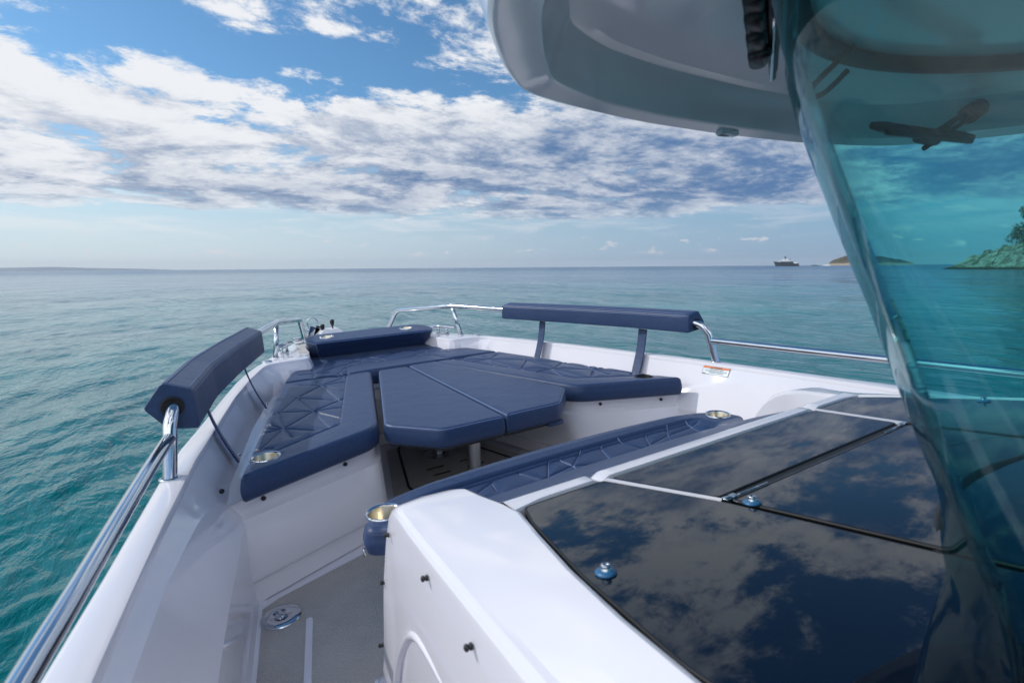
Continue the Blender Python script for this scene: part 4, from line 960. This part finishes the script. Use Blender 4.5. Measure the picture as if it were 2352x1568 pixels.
ridge('rocky_shore', pp, rh, 45, 'rock', n=700, rows=60, rough=1.1, seed=4)
# pine on the rocks
def leafm(h, b, tc):
    n1 = h.noise(tc.outputs['Object'], .8, 3, .6); h.nt.links.new(h.mix(n1, (.025, .05, .015), (.075, .11, .035)), b.inputs['Base Color'])
mat('pine_needles', (.05, .08, .03), .7, extra=leafm); mat('bark', (.12, .09, .07), .9)
def pine(px, d, base, hgt, rad, seed, label):
    rng = np.random.RandomState(seed); p, az = at(px, d); p[2] = base
    t = thing('pine_tree', label, 'tree', tuple(p), boat=False)
    g = G(); g.tube([p+(0, 0, -3), p+(.2, 0, hgt*.35), p+(.1, .2, hgt*.7), p+(0, 0, hgt*.95)], [.35, .28, .16, .05], 10)
    cl = []
    for i in range(46):
        u = rng.uniform(.03, 1); a = rng.uniform(0, 6.28); q = rad*(1-u*.75)*rng.uniform(.45, 1.05); c = p+np.array([math.cos(a)*q, math.sin(a)*q, hgt*u]); cl.append((c, rad*.34*(1.15-u*.6)))
        g.tube([p+(0, 0, hgt*u*.8), c], [.10, .03], 6)
    g.part('trunk', 'bark', t)
    V = []; F = []
    for c, r in cl:
        for j in range(300):
            v = rng.normal(0, 1, 3); v /= np.linalg.norm(v); q = c+v*r*rng.uniform(.4, 1)**.6*np.array([1, 1, .72]); a = rng.normal(0, 1, 3); a /= np.linalg.norm(a); b_ = np.cross(a, rng.normal(0, 1, 3)); b_ /= np.linalg.norm(b_); s = .30
            k = len(V); V += [q-a*s, q+b_*s*.35, q+a*s, q-b_*s*.35]; F.append([k, k+1, k+2, k+3])
    part('crown', V, F, 'pine_needles', t, smooth=False)
pine(2372, 240, 7.5, 21, 7.5, 2, 'dark green pine tree on the rocks seen through the tinted glass')
pine(2440, 236, 11, 20, 7.5, 5, 'pine tree behind the first one, just outside the right edge')
# motor yacht at anchor, far off
mat('yacht_grey', (.06, .075, .09), .4); mat('yacht_white', (.9, .88, .87), .4); mat('yacht_glass', (.01, .015, .02), .1)
def far_boat(px, d, label, name='motor_yacht', big=True, cat='yacht'):
    p, az = at(px, d); t = thing(name, label, cat, tuple(p), boat=False, rot=None)
    R = Matrix.Rotation(-az, 3, 'Z')                   # local x runs to the right as seen
    tr = lambda P: [tuple(np.array(R @ Vector(q))+p) for q in P]
    def hullg(L, Bm, zs, zb, zst, rake):
        rings = []
        for s in np.linspace(0, 1, 15):
            x = -L/2+L*s; w = Bm/2*(min(1, s*3.2))**.6; zt_ = zb+(zst-zb)*min(1, s*1.2)
            rings.append([(x+rake*(1-s)**2*.0, -w, zt_), (x+rake*(1-s)**3, -w*.8, -1), (x+rake*(1-s)**3, w*.8, -1), (x, w, zt_)])
        g = G(); g.loft(rings, True, True); return g
    if big:
        g = hullg(44, 8, 0, 9.5, 5.2, 5); part('hull', tr(g.v), g.f, 'yacht_grey', t, smooth=False)
        for (x0, x1, w, z0, z1, m_, nm) in ((-12, 13, 6.6, 5.0, 9.0, 'yacht_grey', 'lower_deck'), (-12, 8, 5.6, 8.2, 11.6, 'yacht_white', 'upper_deck'), (-7, 3, 4.6, 11.6, 14.2, 'yacht_white', 'wheelhouse'), (12, 20, 5, 3.5, 7.5, 'yacht_white', 'tender_bay')):
            g = G(); g.loft([[(x0+i_, -w/2, z), (x1-i_*.6, -w/2, z), (x1-i_*.6, w/2, z), (x0+i_, w/2, z)] for i_, z in ((0, z0), (1.6, z1-.4), (2.4, z1))], True, True); s_ = part(nm, tr(g.v), g.f, m_, t, smooth=False)
            if m_ == 'yacht_white' and nm != 'tender_bay':
                g = G(); g.box(((x0+x1)/2+.2, 0, (z0+z1)/2), (x1-x0-4.5, w+.1, .5)); part('window_band', tr(g.v), g.f, 'yacht_glass', s_, smooth=False)
        g = G(); g.box((-1.5, 0, 15.5), (2.6, 1.8, 4.2)); g.tube([(-1, 0, 17), (-.2, 0, 21)], .25, 8); g.lathe([(0, 0), (1.1, .6), (1.1, 1.4), (0, 2.2)], (-2.6, 0, 17), 12); part('mast', tr(g.v), g.f, 'yacht_grey', t, smooth=False)
        g = G(); g.tube([(7.5, 0, 6), (6, 0, 15.5)], [.55, .2], 8); g.tube([(9, 0, 6), (6, 0, 15.5)], [.25, .1], 8); part('crane', tr(g.v), g.f, 'yacht_grey', t, smooth=False)
    else:
        g = hullg(9 if name == 'tender' else 17, 3, 0, 2.0, 1.5, 1); part('hull', tr(g.v), g.f, 'yacht_grey' if cat != 'dinghy' else 'yacht_white', t, smooth=False)
        g = G(); g.box((1.0, 0, 2.6), (3.6 if name == 'tender' else 10, 2, 1.6 if cat != 'barge' else .6)); part('cabin', tr(g.v), g.f, 'yacht_grey' if cat != 'dinghy' else 'yacht_white', t, smooth=False)
far_boat(1800, 1150, 'grey-hulled motor yacht with white decks anchored on the horizon')
far_boat(1825, 1150, 'small dark tender astern of the grey yacht', 'tender', False, 'tender')
far_boat(1866, 1500, 'low dark boat on the horizon between the yacht and the island', 'workboat', False, 'barge')
far_boat(1893, 1500, 'tiny white boat close to the tip of the island', 'small_boat', False, 'dinghy')
# sea air: one closed box round the boat and everything as far as the coast
hb = bpy.data.meshes.new('haze'); g = G(); g.box((0, 0, 118), (40000, 40000, 240)); hb.from_pydata(g.v, [], g.f); hb.update()
hm = bpy.data.materials.new('sea_air'); hm.use_nodes = True; nt_ = hm.node_tree; nt_.nodes.clear(); ho = nt_.nodes.new('ShaderNodeOutputMaterial'); hv = nt_.nodes.new('ShaderNodeVolumePrincipled')
hv.inputs['Color'].default_value = (.90, .95, 1, 1); hv.inputs['Density'].default_value = 4.0e-5; hv.inputs['Anisotropy'].default_value = .2; nt_.links.new(hv.outputs[0], ho.inputs['Volume']); hb.materials.append(hm)
ho_ = link(bpy.data.objects.new('haze', hb)); ho_['kind'] = 'stuff'
for o in sc.objects:
    if '_o' in o.keys(): del o['_o']
bpy.context.view_layer.update()
